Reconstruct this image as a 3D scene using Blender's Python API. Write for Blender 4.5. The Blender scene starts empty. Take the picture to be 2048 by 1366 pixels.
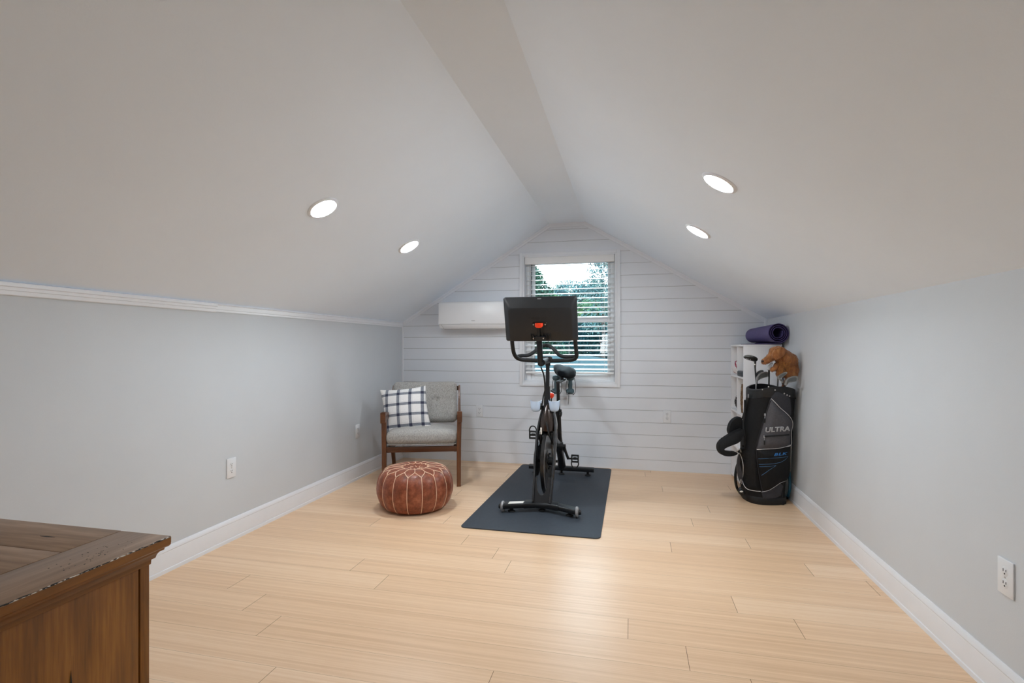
import bpy, bmesh, math, random
from mathutils import Vector, Matrix, Euler, noise
from mathutils.geometry import delaunay_2d_cdt
random.seed(7)
S = bpy.context.scene
COL = S.collection
PI = math.pi

# ------------------------------------------------------------------ camera geometry (2048 x 1366 frame)
FPX, YH, HC = 1030.0, 693.0, 1.15
TH = math.atan(238 / FPX)
FV = Vector((-math.sin(TH), math.cos(TH), 0)); RV = Vector((math.cos(TH), math.sin(TH), 0)); UV_ = Vector((0, 0, 1))
CAM = Vector((0, 0, HC))

def ray(u, v): return FV + RV * ((u - 1024) / FPX) + UV_ * ((YH - v) / FPX)
def at(u, v, Y):
    d = ray(u, v); return CAM + d * (Y / d.y)
def atX(u, v, X):
    d = ray(u, v); return CAM + d * (X / d.x)

cam_data = bpy.data.cameras.new('camera'); cam = bpy.data.objects.new('camera', cam_data); COL.objects.link(cam)
cam.location = CAM; cam.rotation_euler = (PI / 2, 0, TH)
cam_data.sensor_width = 36; cam_data.lens = 36 * FPX / 2048; cam_data.shift_y = (YH - 683) / 2048
cam_data.clip_start = 0.02; cam_data.clip_end = 400
S.camera = cam

# ------------------------------------------------------------------ materials
def lin(c):
    return tuple(((x / 255) / 12.92 if x / 255 <= .04045 else ((x / 255 + .055) / 1.055) ** 2.4) for x in c) + (1,)

class NT:
    def __init__(s, name):
        s.m = bpy.data.materials.new(name); s.m.use_nodes = True
        s.t = s.m.node_tree; s.n = s.t.nodes; s.l = s.t.links
        s.b = s.n['Principled BSDF']
    def node(s, typ, **kw):
        nd = s.n.new(typ)
        for k, v in kw.items():
            if k in nd.inputs: nd.inputs[k].default_value = v
            else: setattr(nd, k, v)
        return nd
    def link(s, a, b): s.l.new(a, b)
    def coords(s, scale=(1, 1, 1), kind='Object'):
        tc = s.node('ShaderNodeTexCoord'); mp = s.node('ShaderNodeMapping'); mp.inputs['Scale'].default_value = scale
        s.link(tc.outputs[kind], mp.inputs['Vector']); return mp.outputs['Vector']
    def noise(s, vec, scale=10, detail=4, rough=.55):
        nz = s.node('ShaderNodeTexNoise'); nz.inputs['Scale'].default_value = scale
        nz.inputs['Detail'].default_value = detail; nz.inputs['Roughness'].default_value = rough
        s.link(vec, nz.inputs['Vector']); return nz.outputs['Fac']
    def ramp(s, fac, stops):
        r = s.node('ShaderNodeValToRGB'); cr = r.color_ramp
        while len(cr.elements) < len(stops): cr.elements.new(.5)
        for e, (p, c) in zip(cr.elements, stops): e.position = p; e.color = c
        s.link(fac, r.inputs['Fac']); return r.outputs['Color']
    def mix(s, fac, a, b, blend='MIX'):
        mx = s.node('ShaderNodeMix', data_type='RGBA', blend_type=blend)
        for i, v in ((0, fac), (6, a), (7, b)):
            if hasattr(v, 'is_linked') or hasattr(v, 'links'): s.link(v, mx.inputs[i])
            else: mx.inputs[i].default_value = v
        return mx.outputs[2]
    def math(s, op, a, b=0.0):
        m = s.node('ShaderNodeMath', operation=op)
        for i, v in ((0, a), (1, b)):
            if hasattr(v, 'links'): s.link(v, m.inputs[i])
            else: m.inputs[i].default_value = v
        return m.outputs[0]
    def bump(s, h, strength=.2, dist=.01):
        b = s.node('ShaderNodeBump'); b.inputs['Strength'].default_value = strength; b.inputs['Distance'].default_value = dist
        s.link(h, b.inputs['Height']); s.link(b.outputs['Normal'], s.b.inputs['Normal'])

def mat(name, c, rough=.5, metal=0, spec=.5, var=.06, vscale=12, bump=0, bscale=60, coat=0):
    """plain procedural material: base colour with a soft noise variation and optional fine bump"""
    k = NT(name); b = k.b
    v = k.coords()
    col = lin(c)
    n = k.noise(v, vscale)
    lo = tuple(x * (1 - var) for x in col[:3]) + (1,); hi = tuple(min(1, x * (1 + var)) for x in col[:3]) + (1,)
    k.link(k.ramp(n, [(.3, lo), (.7, hi)]), b.inputs['Base Color'])
    b.inputs['Roughness'].default_value = rough; b.inputs['Metallic'].default_value = metal
    b.inputs['Specular IOR Level'].default_value = spec; b.inputs['Coat Weight'].default_value = coat
    if bump: k.bump(k.noise(v, bscale, 3), bump, .004)
    return k.m

def emis(name, c, s):
    k = NT(name); k.b.inputs['Base Color'].default_value = (.9, .9, .9, 1)
    k.b.inputs['Emission Color'].default_value = c; k.b.inputs['Emission Strength'].default_value = s
    return k.m

M = {}
M['paint'] = mat('wall_paint', (207, 212, 217), .55, var=.012, vscale=3, bump=.05, bscale=180, spec=.35)
M['ceil'] = mat('ceiling_paint', (233, 242, 252), .6, var=.012, vscale=2, bump=.05, bscale=150, spec=.3)
M['ship'] = mat('shiplap_paint', (228, 232, 238), .42, var=.015, vscale=4, spec=.4)
M['shipgap'] = mat('shiplap_gap_grey', (128, 126, 124), .7)
M['trim'] = mat('trim_paint', (232, 235, 240), .32, var=.01, spec=.5)
M['vinyl'] = mat('white_vinyl', (236, 238, 240), .35, var=.01)
M['slat'] = mat('blind_slat_white', (240, 240, 240), .4, var=.01)
M['plate'] = mat('outlet_plastic', (229, 232, 236), .35, var=.01)
M['slot'] = mat('outlet_slot_dark', (40, 40, 40), .6)
M['acw'] = mat('appliance_white', (240, 241, 243), .3, var=.008)
M['acgrey'] = mat('appliance_grey_mark', (150, 152, 155), .5)
M['blackgap'] = mat('dark_gap', (28, 27, 26), .7)
M['metalblk'] = mat('satin_black_metal', (28, 30, 33), .38, metal=.3, var=.1)
M['mattblk'] = mat('matt_black_plastic', (21, 22, 24), .55, var=.1, bump=.05, bscale=250)
M['covergrey'] = mat('dark_grey_cover', (52, 53, 56), .5, var=.08)
M['rubber'] = mat('black_rubber', (22, 22, 23), .75, var=.1)
M['gripblk'] = mat('foam_grip_black', (25, 27, 29), .6, var=.12, bump=.15, bscale=300)
M['screen'] = mat('screen_back_plastic', (29, 30, 32), .42, var=.08, vscale=20, bump=.04, bscale=300)
M['screenfront'] = mat('screen_glass_black', (8, 8, 9), .08)
M['logo'] = mat('dark_logo', (14, 14, 15), .35)
M['gloss'] = mat('glossy_graphite_shroud', (62, 52, 48), .2, metal=.55, var=.15, coat=.5)
M['frame'] = mat('graphite_frame', (40, 40, 42), .34, metal=.45, var=.1)
M['flyw'] = mat('flywheel_metal', (58, 57, 57), .28, metal=.7, var=.1)
M['silver'] = mat('brushed_silver', (190, 190, 192), .3, metal=.9, var=.08)
M['greyplast'] = mat('clear_grey_wheel', (150, 150, 152), .35, var=.25, vscale=60)
M['red'] = mat('red_knob_plastic', (240, 62, 24), .3, var=.05, coat=.4)
M['bluecup'] = mat('pale_blue_plastic', (194, 214, 238), .3, var=.04)
M['label'] = mat('white_sticker', (235, 233, 226), .5, var=.02)
M['saddle'] = mat('black_saddle_vinyl', (17, 21, 25), .7, spec=.08, var=.15, bump=.06, bscale=200)
M['dumb'] = mat('slate_blue_vinyl', (70, 92, 100), .55, var=.08)
M['mat'] = mat('charcoal_blue_vinyl_mat', (50, 57, 66), .62, var=.1, vscale=50, bump=.25, bscale=500)
M['bagblk'] = mat('black_nylon', (18, 18, 20), .7, spec=.3, var=.22, vscale=70, bump=.2, bscale=400)
M['baggrey'] = mat('charcoal_grey_nylon', (76, 75, 80), .7, var=.12, vscale=90, bump=.2, bscale=400)
M['bagdk'] = mat('dark_slate_nylon', (50, 51, 58), .7, var=.12, vscale=90, bump=.2, bscale=400)
M['piping'] = mat('white_piping', (205, 204, 206), .5)
M['bagtxt'] = mat('silver_grey_lettering', (168, 169, 172), .5)
M['bluetxt'] = mat('blue_lettering', (44, 118, 190), .5)
M['blueline'] = mat('blue_line_print', (66, 116, 160), .5)
M['iron'] = mat('club_head_steel', (158, 156, 152), .32, metal=.75, var=.12, vscale=40)
M['ironwhite'] = mat('club_chrome_bright', (222, 222, 222), .2, metal=.6)
M['drivergrey'] = mat('driver_grey_crown', (104, 106, 104), .3, metal=.3, var=.15)
M['teal'] = mat('teal_racket_frame', (36, 96, 124), .4)
M['string'] = mat('white_strings', (215, 214, 210), .5)
M['yellow'] = mat('olive_racket_bumper', (150, 150, 60), .5)
M['leatherthread'] = mat('cream_stitching', (232, 200, 172), .6)
M['ballwhite'] = mat('white_ball_leather', (226, 222, 224), .4)
M['ballred'] = mat('crimson_ball_panel', (150, 24, 60), .4)
M['darkteal'] = mat('dark_slate_case', (52, 60, 68), .5, var=.15)
M['cone'] = mat('dark_cone_scales', (58, 54, 54), .7, var=.3, vscale=80)
M['shelfw'] = mat('white_laminate', (234, 234, 236), .4, var=.01)
M['wallout'] = mat('house_siding', (150, 152, 154), .7)
M['roofout'] = mat('slate_teal_shingles', (19, 38, 42), .9, spec=.03, var=.15, vscale=6)
M['drive'] = mat('pale_concrete', (104, 104, 106), .9, spec=.05, var=.06, vscale=2)
M['lawn'] = mat('lawn_green', (38, 54, 32), .9, var=.3, vscale=1.5)
M['bark'] = mat('tree_bark', (36, 30, 26), .9, var=.3, vscale=10)
M['furnose'] = mat('dark_brown_nose', (40, 22, 16), .4)

def wood(name, c0, c1, scale, rough=.42, axis='x', coat=.1, fig=.35):
    k = NT(name)
    sc = {'x': (1.2, 14, 14), 'y': (14, 1.2, 14), 'z': (14, 14, 1.2)}[axis]
    v = k.coords(tuple(s * scale for s in sc))
    n1 = k.noise(v, 1.0, 6, .6)
    v2 = k.coords(tuple(s * scale * 5 for s in sc)); n2 = k.noise(v2, 1.5, 3, .6)
    f = k.math('ADD', k.math('MULTIPLY', n1, 1 - fig), k.math('MULTIPLY', n2, fig))
    k.link(k.ramp(f, [(.34, lin(c0)), (.52, lin(tuple((a + b) / 2 for a, b in zip(c0, c1)))), (.68, lin(c1))]), k.b.inputs['Base Color'])
    k.b.inputs['Roughness'].default_value = rough; k.b.inputs['Coat Weight'].default_value = coat
    k.bump(n2, .06, .002)
    return k.m
M['walnutx'] = wood('walnut_x', (66, 36, 20), (114, 70, 42), 1.0)
M['walnutz'] = wood('walnut_z', (80, 46, 27), (134, 86, 54), 1.0, axis='z')
def oakpanel():
    k = NT('stained_oak_panel'); v = k.coords((1, 1, .22)); wv = k.node('ShaderNodeTexWave', wave_type='BANDS', bands_direction='Y')
    wv.inputs['Scale'].default_value = 4.5; wv.inputs['Distortion'].default_value = 11; wv.inputs['Detail'].default_value = 2.5; wv.inputs['Detail Scale'].default_value = 1.1
    k.link(v, wv.inputs['Vector']); n2 = k.noise(k.coords((160, 160, 9)), 1, 3, .6); n3 = k.noise(k.coords((5, 5, 2)), 1, 3, .5)
    f = k.math('ADD', k.math('MULTIPLY', wv.outputs['Fac'], .13), k.math('ADD', k.math('MULTIPLY', n2, .44), k.math('MULTIPLY', n3, .43)))
    k.link(k.ramp(f, [(.28, lin((92, 54, 12))), (.5, lin((140, 87, 24))), (.72, lin((176, 118, 42)))]), k.b.inputs['Base Color'])
    k.b.inputs['Roughness'].default_value = .4; k.bump(n2, .05, .002); return k.m
M['oakz'] = oakpanel()
M['oaky'] = wood('stained_oak_edge', (100, 58, 16), (160, 104, 40), .6, axis='y', rough=.36)
M['topx'] = wood('stained_top_planks', (112, 84, 62), (178, 146, 118), .6, rough=.4, axis='x', coat=.05, fig=.5)
M['topy'] = wood('stained_top_border', (112, 84, 62), (184, 152, 124), .6, rough=.4, axis='y', coat=.05, fig=.5)

def bamboo():
    k = NT('bamboo_planks'); b = k.b
    v = k.coords((.35, 62, 1)); n1 = k.noise(v, 1, 2, .5)
    v2 = k.coords((1.1, 260, 1)); n2 = k.noise(v2, 1, 3, .6)
    v3 = k.coords((9, 55, 1)); n3 = k.noise(v3, 1, 4, .6)
    at_ = k.node('ShaderNodeAttribute', attribute_name='tint')
    f = k.math('ADD', k.math('MULTIPLY', n1, .5), k.math('MULTIPLY', n2, .35))
    f = k.math('ADD', f, k.math('MULTIPLY', n3, .15))
    f = k.math('ADD', f, k.math('MULTIPLY', k.math('SUBTRACT', at_.outputs['Fac'], .5), .16))
    c = k.ramp(f, [(.30, lin((217, 179, 141))), (.5, lin((232, 197, 160))), (.7, lin((243, 214, 183)))])
    k.link(c, b.inputs['Base Color'])
    b.inputs['Roughness'].default_value = .34; b.inputs['Specular IOR Level'].default_value = .42
    k.bump(n2, .05, .002)
    return k.m
M['bamboo'] = bamboo()
M['gapbrown'] = mat('plank_gap_brown', (112, 76, 44), .7)

def tweed():
    k = NT('grey_tweed'); v = k.coords((150, 150, 60))
    n = k.noise(v, 1, 4, .75); v2 = k.coords((400, 400, 400)); n2 = k.noise(v2, 1, 2, .7)
    f = k.math('ADD', k.math('MULTIPLY', n, .6), k.math('MULTIPLY', n2, .4))
    k.link(k.ramp(f, [(.3, lin((108, 104, 100))), (.5, lin((166, 163, 158))), (.68, lin((206, 203, 198)))]), k.b.inputs['Base Color'])
    k.b.inputs['Roughness'].default_value = .9; k.b.inputs['Sheen Weight'].default_value = .2
    k.bump(n, .4, .004); return k.m
M['tweed'] = tweed()

def plaid():
    """white cushion cloth with woven navy bands, laid out in the cushion's own generated coordinates"""
    k = NT('plaid_cloth'); tc = k.node('ShaderNodeTexCoord'); sp = k.node('ShaderNodeSeparateXYZ'); k.link(tc.outputs['Generated'], sp.inputs[0])
    def bands(o, off):
        f = k.math('FRACT', k.math('ADD', k.math('MULTIPLY', o, 4.35), off))
        return k.math('LESS_THAN', k.math('ABSOLUTE', k.math('SUBTRACT', f, .5)), .125), k.math('LESS_THAN', k.math('ABSOLUTE', k.math('SUBTRACT', f, .72)), .012)
    bx, tx = bands(sp.outputs[0], -.17); bz, tz = bands(sp.outputs[2], -.17)
    weave = k.noise(k.coords((300, 300, 300)), 1, 2)
    white = k.ramp(weave, [(.3, lin((222, 220, 218))), (.7, lin((242, 241, 240)))])
    grey = k.ramp(weave, [(.3, lin((104, 108, 118))), (.7, lin((150, 154, 162)))])
    c = k.mix(k.math('MAXIMUM', bx, bz), white, grey)
    c = k.mix(k.math('MULTIPLY', k.math('MAXIMUM', tx, tz), .35), c, lin((120, 124, 132)))
    c = k.mix(k.math('MULTIPLY', bx, bz), c, lin((52, 54, 74)))
    k.link(c, k.b.inputs['Base Color']); k.b.inputs['Roughness'].default_value = .9
    k.bump(weave, .2, .002); return k.m
M['plaid'] = plaid()

def leather():
    k = NT('cognac_leather'); v = k.coords((1, 1, 1)); n = k.noise(v, 28, 6, .65); n2 = k.noise(v, 160, 3)
    k.link(k.ramp(n, [(.3, lin((100, 50, 30))), (.5, lin((134, 70, 46))), (.7, lin((164, 98, 70)))]), k.b.inputs['Base Color'])
    k.b.inputs['Roughness'].default_value = .42; k.bump(n2, .15, .003); return k.m
M['leather'] = leather()

def fur():
    k = NT('golden_brown_fur'); v = k.coords((60, 60, 22)); n = k.noise(v, 1, 5, .7); w = k.noise(k.coords(), 14, 3)
    f = k.math('ADD', k.math('MULTIPLY', n, .6), k.math('MULTIPLY', w, .4))
    k.link(k.ramp(f, [(.3, lin((92, 50, 18))), (.5, lin((148, 90, 42))), (.7, lin((194, 134, 78)))]), k.b.inputs['Base Color'])
    k.b.inputs['Roughness'].default_value = .85; k.b.inputs['Sheen Weight'].default_value = .3; k.bump(n, .6, .01); return k.m
M['fur'] = fur()
M['furlight'] = mat('fur_golden_tuft', (182, 124, 64), .85, var=.3, vscale=60)

def wicker():
    k = NT('woven_brown_fibre'); v = k.coords((70, 70, 26)); n = k.noise(v, 1, 4, .8)
    k.link(k.ramp(n, [(.34, lin((52, 34, 22))), (.5, lin((126, 94, 66))), (.66, lin((196, 164, 128)))]), k.b.inputs['Base Color'])
    k.b.inputs['Roughness'].default_value = .85; k.bump(n, .8, .01); return k.m
M['wicker'] = wicker()
M['purple'] = mat('purple_foam', (82, 73, 122), .62, var=.06, vscale=40, bump=.2, bscale=400)
M['purpledk'] = mat('deep_purple_foam', (56, 40, 92), .62, var=.08, vscale=40, bump=.2, bscale=400)

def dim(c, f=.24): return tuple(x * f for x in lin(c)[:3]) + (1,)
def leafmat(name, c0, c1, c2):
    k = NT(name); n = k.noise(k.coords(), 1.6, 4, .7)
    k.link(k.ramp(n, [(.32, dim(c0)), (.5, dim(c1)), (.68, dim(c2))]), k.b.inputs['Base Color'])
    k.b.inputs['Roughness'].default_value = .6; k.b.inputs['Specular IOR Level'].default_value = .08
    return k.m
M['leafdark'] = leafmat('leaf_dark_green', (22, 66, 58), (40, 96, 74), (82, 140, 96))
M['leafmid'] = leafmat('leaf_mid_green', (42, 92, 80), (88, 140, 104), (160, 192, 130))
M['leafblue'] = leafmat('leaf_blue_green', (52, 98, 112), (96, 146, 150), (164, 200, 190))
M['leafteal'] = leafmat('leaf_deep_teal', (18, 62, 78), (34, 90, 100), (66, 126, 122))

def glassmat():
    k = NT('window_glass'); nt = k.t
    out = [n for n in k.n if n.type == 'OUTPUT_MATERIAL'][0]
    tr = k.node('ShaderNodeBsdfTransparent'); tr.inputs[0].default_value = (.95, .985, .985, 1)
    gl = k.node('ShaderNodeBsdfGlossy'); gl.inputs['Roughness'].default_value = .02
    fr = k.node('ShaderNodeFresnel'); fr.inputs[0].default_value = 1.45
    mx = k.node('ShaderNodeMixShader'); k.link(fr.outputs[0], mx.inputs[0]); k.link(tr.outputs[0], mx.inputs[1]); k.link(gl.outputs[0], mx.inputs[2])
    k.link(mx.outputs[0], out.inputs[0]); return k.m
M['glass'] = glassmat()

# ------------------------------------------------------------------ mesh helpers
class B:
    def __init__(s): s.bm = bmesh.new(); s.mi = 0
    def _tag(s, faces):
        for f in faces: f.material_index = s.mi
    def poly(s, pts):
        f = s.bm.faces.new([s.bm.verts.new(p) for p in pts]); s._tag([f]); return f
    def box(s, c, size, rot=None, bev=0, seg=2):
        r = bmesh.ops.create_cube(s.bm, size=1); vs = r['verts']
        mt = Matrix.Translation(c) @ (rot.to_matrix().to_4x4() if rot else Matrix()) @ Matrix.Diagonal((*size, 1))
        bmesh.ops.transform(s.bm, matrix=mt, verts=vs)
        fs = {f for v in vs for f in v.link_faces}; s._tag(fs)
        if bev:
            es = list({e for v in vs for e in v.link_edges})
            rb = bmesh.ops.bevel(s.bm, geom=es, offset=bev, segments=seg, affect='EDGES', profile=.5)
            s._tag(rb['faces'])
        return s
    def box2(s, a, b, **k):
        a, b = Vector(a), Vector(b)
        return s.box((a + b) / 2, tuple(abs(x) for x in (b - a)), **k)
    def ring(s, c, nrm, r, n, ref=None, sx=1, sy=1):
        nrm = Vector(nrm).normalized(); ref = Vector(ref) if ref else (Vector((0, 0, 1)) if abs(nrm.z) < .9 else Vector((1, 0, 0)))
        a = (ref - nrm * ref.dot(nrm)).normalized(); b = nrm.cross(a)
        return [s.bm.verts.new(Vector(c) + (a * math.cos(t) * sx + b * math.sin(t) * sy) * r) for t in (2 * PI * i / n for i in range(n))]
    def bridge(s, r0, r1):
        n = len(r0); fs = [s.bm.faces.new((r0[i], r0[(i + 1) % n], r1[(i + 1) % n], r1[i])) for i in range(n)]; s._tag(fs)
    def cap(s, r, flip=False):
        f = s.bm.faces.new(list(reversed(r)) if flip else r); s._tag([f])
    def cyl(s, p0, p1, r0, r1=None, n=20, ref=None):
        p0, p1 = Vector(p0), Vector(p1); r1 = r0 if r1 is None else r1; d = p1 - p0
        a = s.ring(p0, d, r0, n, ref); b = s.ring(p1, d, r1, n, ref); s.bridge(a, b); s.cap(a, True); s.cap(b); return s
    def tube(s, pts, r, n=10, closed=False, sx=1, sy=1, ref=None, caps=True):
        pts = [Vector(p) for p in pts]; rs = r if isinstance(r, (list, tuple)) else [r] * len(pts)
        N = len(pts); rings = []
        up = Vector(ref) if ref else None
        for i, p in enumerate(pts):
            if closed: t = (pts[(i + 1) % N] - pts[i - 1])
            else: t = pts[min(i + 1, N - 1)] - pts[max(i - 1, 0)]
            t.normalize()
            if up is None: up = Vector((0, 0, 1)) if abs(t.z) < .9 else Vector((1, 0, 0))
            a = up - t * up.dot(t)
            if a.length < 1e-5: a = t.orthogonal()
            a.normalize()
            if not ref: up = a
            b = t.cross(a)
            rings.append([s.bm.verts.new(p + (a * math.cos(q) * sx + b * math.sin(q) * sy) * rs[i]) for q in (2 * PI * k / n for k in range(n))])
        for i in range(N - 1): s.bridge(rings[i], rings[i + 1])
        if closed: s.bridge(rings[-1], rings[0])
        elif caps: s.cap(rings[0], True); s.cap(rings[-1])
        return s
    def lathe(s, prof, n=32, c=(0, 0, 0), axis='z', rot=None, closed=False):
        c = Vector(c); rings = []
        for r, z in prof:
            vs = []
            for i in range(n):
                t = 2 * PI * i / n
                p = Vector((r * math.cos(t), r * math.sin(t), z))
                if axis == 'x': p = Vector((p.z, p.x, p.y))
                elif axis == 'y': p = Vector((p.x, p.z, p.y))
                if rot: p = rot @ p
                vs.append(s.bm.verts.new(c + p))
            rings.append(vs)
        for i in range(len(rings) - 1): s.bridge(rings[i], rings[i + 1])
        if closed: s.bridge(rings[-1], rings[0]); return s
        if prof[0][0] > 1e-6: s.cap(rings[0], True)
        if prof[-1][0] > 1e-6: s.cap(rings[-1])
        return s
    def ell(s, c, size, rot=None, u=20, v=14):
        r = bmesh.ops.create_uvsphere(s.bm, u_segments=u, v_segments=v, radius=1)
        mt = Matrix.Translation(c) @ (rot.to_matrix().to_4x4() if rot else Matrix()) @ Matrix.Diagonal((*size, 1))
        bmesh.ops.transform(s.bm, matrix=mt, verts=r['verts']); s._tag({f for w in r['verts'] for f in w.link_faces}); return s
    def loft(s, secs, caps=True):
        rings = [[s.bm.verts.new(p) for p in sec] for sec in secs]
        for i in range(len(rings) - 1): s.bridge(rings[i], rings[i + 1])
        if caps: s.cap(rings[0], True); s.cap(rings[-1])
        return s
    def prism(s, pts, d, bev=0, seg=2):
        """closed polygon (3-D points, coplanar) extruded by vector d"""
        d = Vector(d); a = [s.bm.verts.new(p) for p in pts]; b = [s.bm.verts.new(Vector(p) + d) for p in pts]
        n = len(pts); fs = [s.bm.faces.new(list(reversed(a))), s.bm.faces.new(b)]
        fs += [s.bm.faces.new((a[i], a[(i + 1) % n], b[(i + 1) % n], b[i])) for i in range(n)]; s._tag(fs)
        if bev:
            es = [e for e in {e for v in a + b for e in v.link_edges}]
            rb = bmesh.ops.bevel(s.bm, geom=es, offset=bev, segments=seg, affect='EDGES', profile=.5, clamp_overlap=True); s._tag(rb['faces'])
        return s

def empty(name, loc=(0, 0, 0), rz=0, parent=None):
    o = bpy.data.objects.new(name, None); COL.objects.link(o); o.location = loc; o.rotation_euler = (0, 0, rz); o.empty_display_size = .1
    if parent: o.parent = parent
    return o
def obj(name, b, m, parent=None, smooth=True, ang=40, loc=None, rot=None, label=None):
    bm = b.bm if isinstance(b, B) else b
    bmesh.ops.remove_doubles(bm, verts=bm.verts, dist=1e-6)
    bmesh.ops.recalc_face_normals(bm, faces=bm.faces)
    me = bpy.data.meshes.new(name); bm.to_mesh(me); bm.free()
    for x in (m if isinstance(m, (list, tuple)) else [m]): me.materials.append(x)
    if smooth:
        me.polygons.foreach_set('use_smooth', [True] * len(me.polygons))
        try: me.set_sharp_from_angle(angle=math.radians(ang))
        except Exception: pass
    o = bpy.data.objects.new(name, me); COL.objects.link(o)
    if parent: o.parent = parent
    if loc: o.location = loc
    if rot: o.rotation_euler = rot
    if label: o['label'] = label
    return o
def tag(o, label, cat, group=None, kind=None):
    o['label'] = label; o['category'] = cat
    if group: o['group'] = group
    if kind: o['kind'] = kind
    return o
def struct(o, label=None, cat=None):
    o['kind'] = 'structure'
    if label: o['label'] = label
    if cat: o['category'] = cat
    return o
def kids(o): return [c for c in bpy.data.objects if c.parent == o]
def copy_tree(o, loc=None, rz=None, parent=None):
    c = o.copy(); COL.objects.link(c)
    if parent: c.parent = parent
    if loc is not None: c.location = loc
    if rz is not None: c.rotation_euler = (c.rotation_euler[0], c.rotation_euler[1], rz) if not isinstance(rz, (tuple, list)) else rz
    for ch in kids(o): copy_tree(ch, parent=c)
    return c
def remesh_blob(name, b, m, voxel, parent=None, smooth_it=4, disp=None, label=None):
    """fuse overlapping solids into one continuous skin"""
    o = obj(name, b, m, None)
    md = o.modifiers.new('r', 'REMESH'); md.mode = 'VOXEL'; md.voxel_size = voxel
    sm = o.modifiers.new('s', 'SMOOTH'); sm.iterations = smooth_it; sm.factor = .5
    dg = bpy.context.evaluated_depsgraph_get(); me = bpy.data.meshes.new_from_object(o.evaluated_get(dg))
    o.modifiers.clear(); old = o.data; o.data = me; bpy.data.meshes.remove(old)
    me.polygons.foreach_set('use_smooth', [True] * len(me.polygons))
    if disp:
        for v in me.vertices: v.co += v.normal * disp(v.co)
    if parent: o.parent = parent
    if label: o['label'] = label
    return o
def bez(pts, n=8):
    """Catmull-Rom through points"""
    P = [Vector(p) for p in pts]; out = []
    for i in range(len(P) - 1):
        p0 = P[max(i - 1, 0)]; p1 = P[i]; p2 = P[i + 1]; p3 = P[min(i + 2, len(P) - 1)]
        for k in range(n):
            t = k / n; t2 = t * t; t3 = t2 * t
            out.append(.5 * ((2 * p1) + (p2 - p0) * t + (2 * p0 - 5 * p1 + 4 * p2 - p3) * t2 + (3 * p1 - p0 - 3 * p2 + p3) * t3))
    out.append(P[-1]); return out
def text_verts(txt, size, extrude=0, bold=0, shear=0, spacing=1.0):
    cu = bpy.data.curves.new('t', 'FONT'); cu.body = txt; cu.size = size; cu.extrude = extrude; cu.offset = bold; cu.shear = shear
    cu.align_x = 'CENTER'; cu.align_y = 'CENTER'; cu.space_character = spacing; cu.resolution_u = 4
    o = bpy.data.objects.new('t', cu); COL.objects.link(o); dg = bpy.context.evaluated_depsgraph_get()
    me = bpy.data.meshes.new_from_object(o.evaluated_get(dg)); bpy.data.objects.remove(o); bpy.data.curves.remove(cu)
    bm = bmesh.new(); bm.from_mesh(me); bpy.data.meshes.remove(me); return bm

# ------------------------------------------------------------------ room
XL, XR, YB, YF = -2.312, 1.170, 4.945, -3.2
ZL, ZR = 1.395, 1.392
RX0, RX1, RZ = -.772, -.424, 2.337
FLOOR_GAP = .0009
# floor: rows of bamboo planks, joints where the photo shows them
b = B(); bm = b.bm
tint = bm.faces.layers.float.new('tint')
row0, rw = 1.920, .155
joints = {0: .204, 1: -.012, 2: .668, 3: .449, 4: -.627, 5: -.734, 6: .893, 7: .223, 8: .665, -1: -1.453, -2: -.474, -3: -1.24}
k0 = math.floor((YF - row0) / rw); k1 = math.ceil((YB - row0) / rw)
for k in range(k0, k1):
    ya = max(YF, row0 + k * rw) + FLOOR_GAP * .4; yb = min(YB, row0 + (k + 1) * rw) - FLOOR_GAP * .4
    if yb - ya < .005: continue
    j = joints.get(k, random.uniform(-1, .8)); L = 1.855
    while j > XL: j -= L
    xs = [XL]
    while j < XR:
        if j > XL + .02: xs.append(j)
        j += L
    xs.append(XR)
    for xa, xb in zip(xs, xs[1:]):
        g = FLOOR_GAP
        b.mi = 0
        f = b.poly([(xa + g, ya, 0), (xb - g, ya, 0), (xb - g, yb, 0), (xa + g, yb, 0)]); f[tint] = random.random()
b.mi = 1
b.poly([(XL - .1, YF - .1, -.0025), (XR + .1, YF - .1, -.0025), (XR + .1, YB + .1, -.0025), (XL - .1, YB + .1, -.0025)])
b.poly([(XL - .1, YF - .1, -.05), (XR + .1, YF - .1, -.05), (XR + .1, YB + .1, -.05), (XL - .1, YB + .1, -.05)])
struct(obj('floor', b, [M['bamboo'], M['gapbrown']], smooth=False), 'pale bamboo plank floor', 'floor')

b = B(); b.box2((XL - .1, YF - .1, -.05), (XL, YB + .12, ZL + .03)); struct(obj('wall_left', b, M['paint'], smooth=False), 'white knee wall on the left', 'wall')
b = B(); b.box2((XR, YF - .1, -.05), (XR + .1, YB + .12, ZR + .03)); struct(obj('wall_right', b, M['paint'], smooth=False), 'white knee wall on the right', 'wall')
b = B()
T = .04
for a, c in ((((XL - .1), ZL - .0615), (RX0, RZ)), ((RX0, RZ), (RX1, RZ)), ((RX1, RZ), (XR + .1, ZR - .0608))):
    n = Vector((-(c[1] - a[1]), 0, c[0] - a[0])).normalized() * T
    b.prism([(a[0], YF - .1, a[1]), (c[0], YF - .1, c[1]), (c[0] + n.x, YF - .1, c[1] + n.z), (a[0] + n.x, YF - .1, a[1] + n.z)], (0, YB + .22 - YF, 0))
struct(obj('ceiling', b, M['ceil'], smooth=False), 'white sloped attic ceiling with a narrow flat ridge', 'ceiling')
gable = [(XL, 0), (XR, 0), (XR, ZR), (RX1, RZ), (RX0, RZ), (XL, ZL)]

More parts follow.
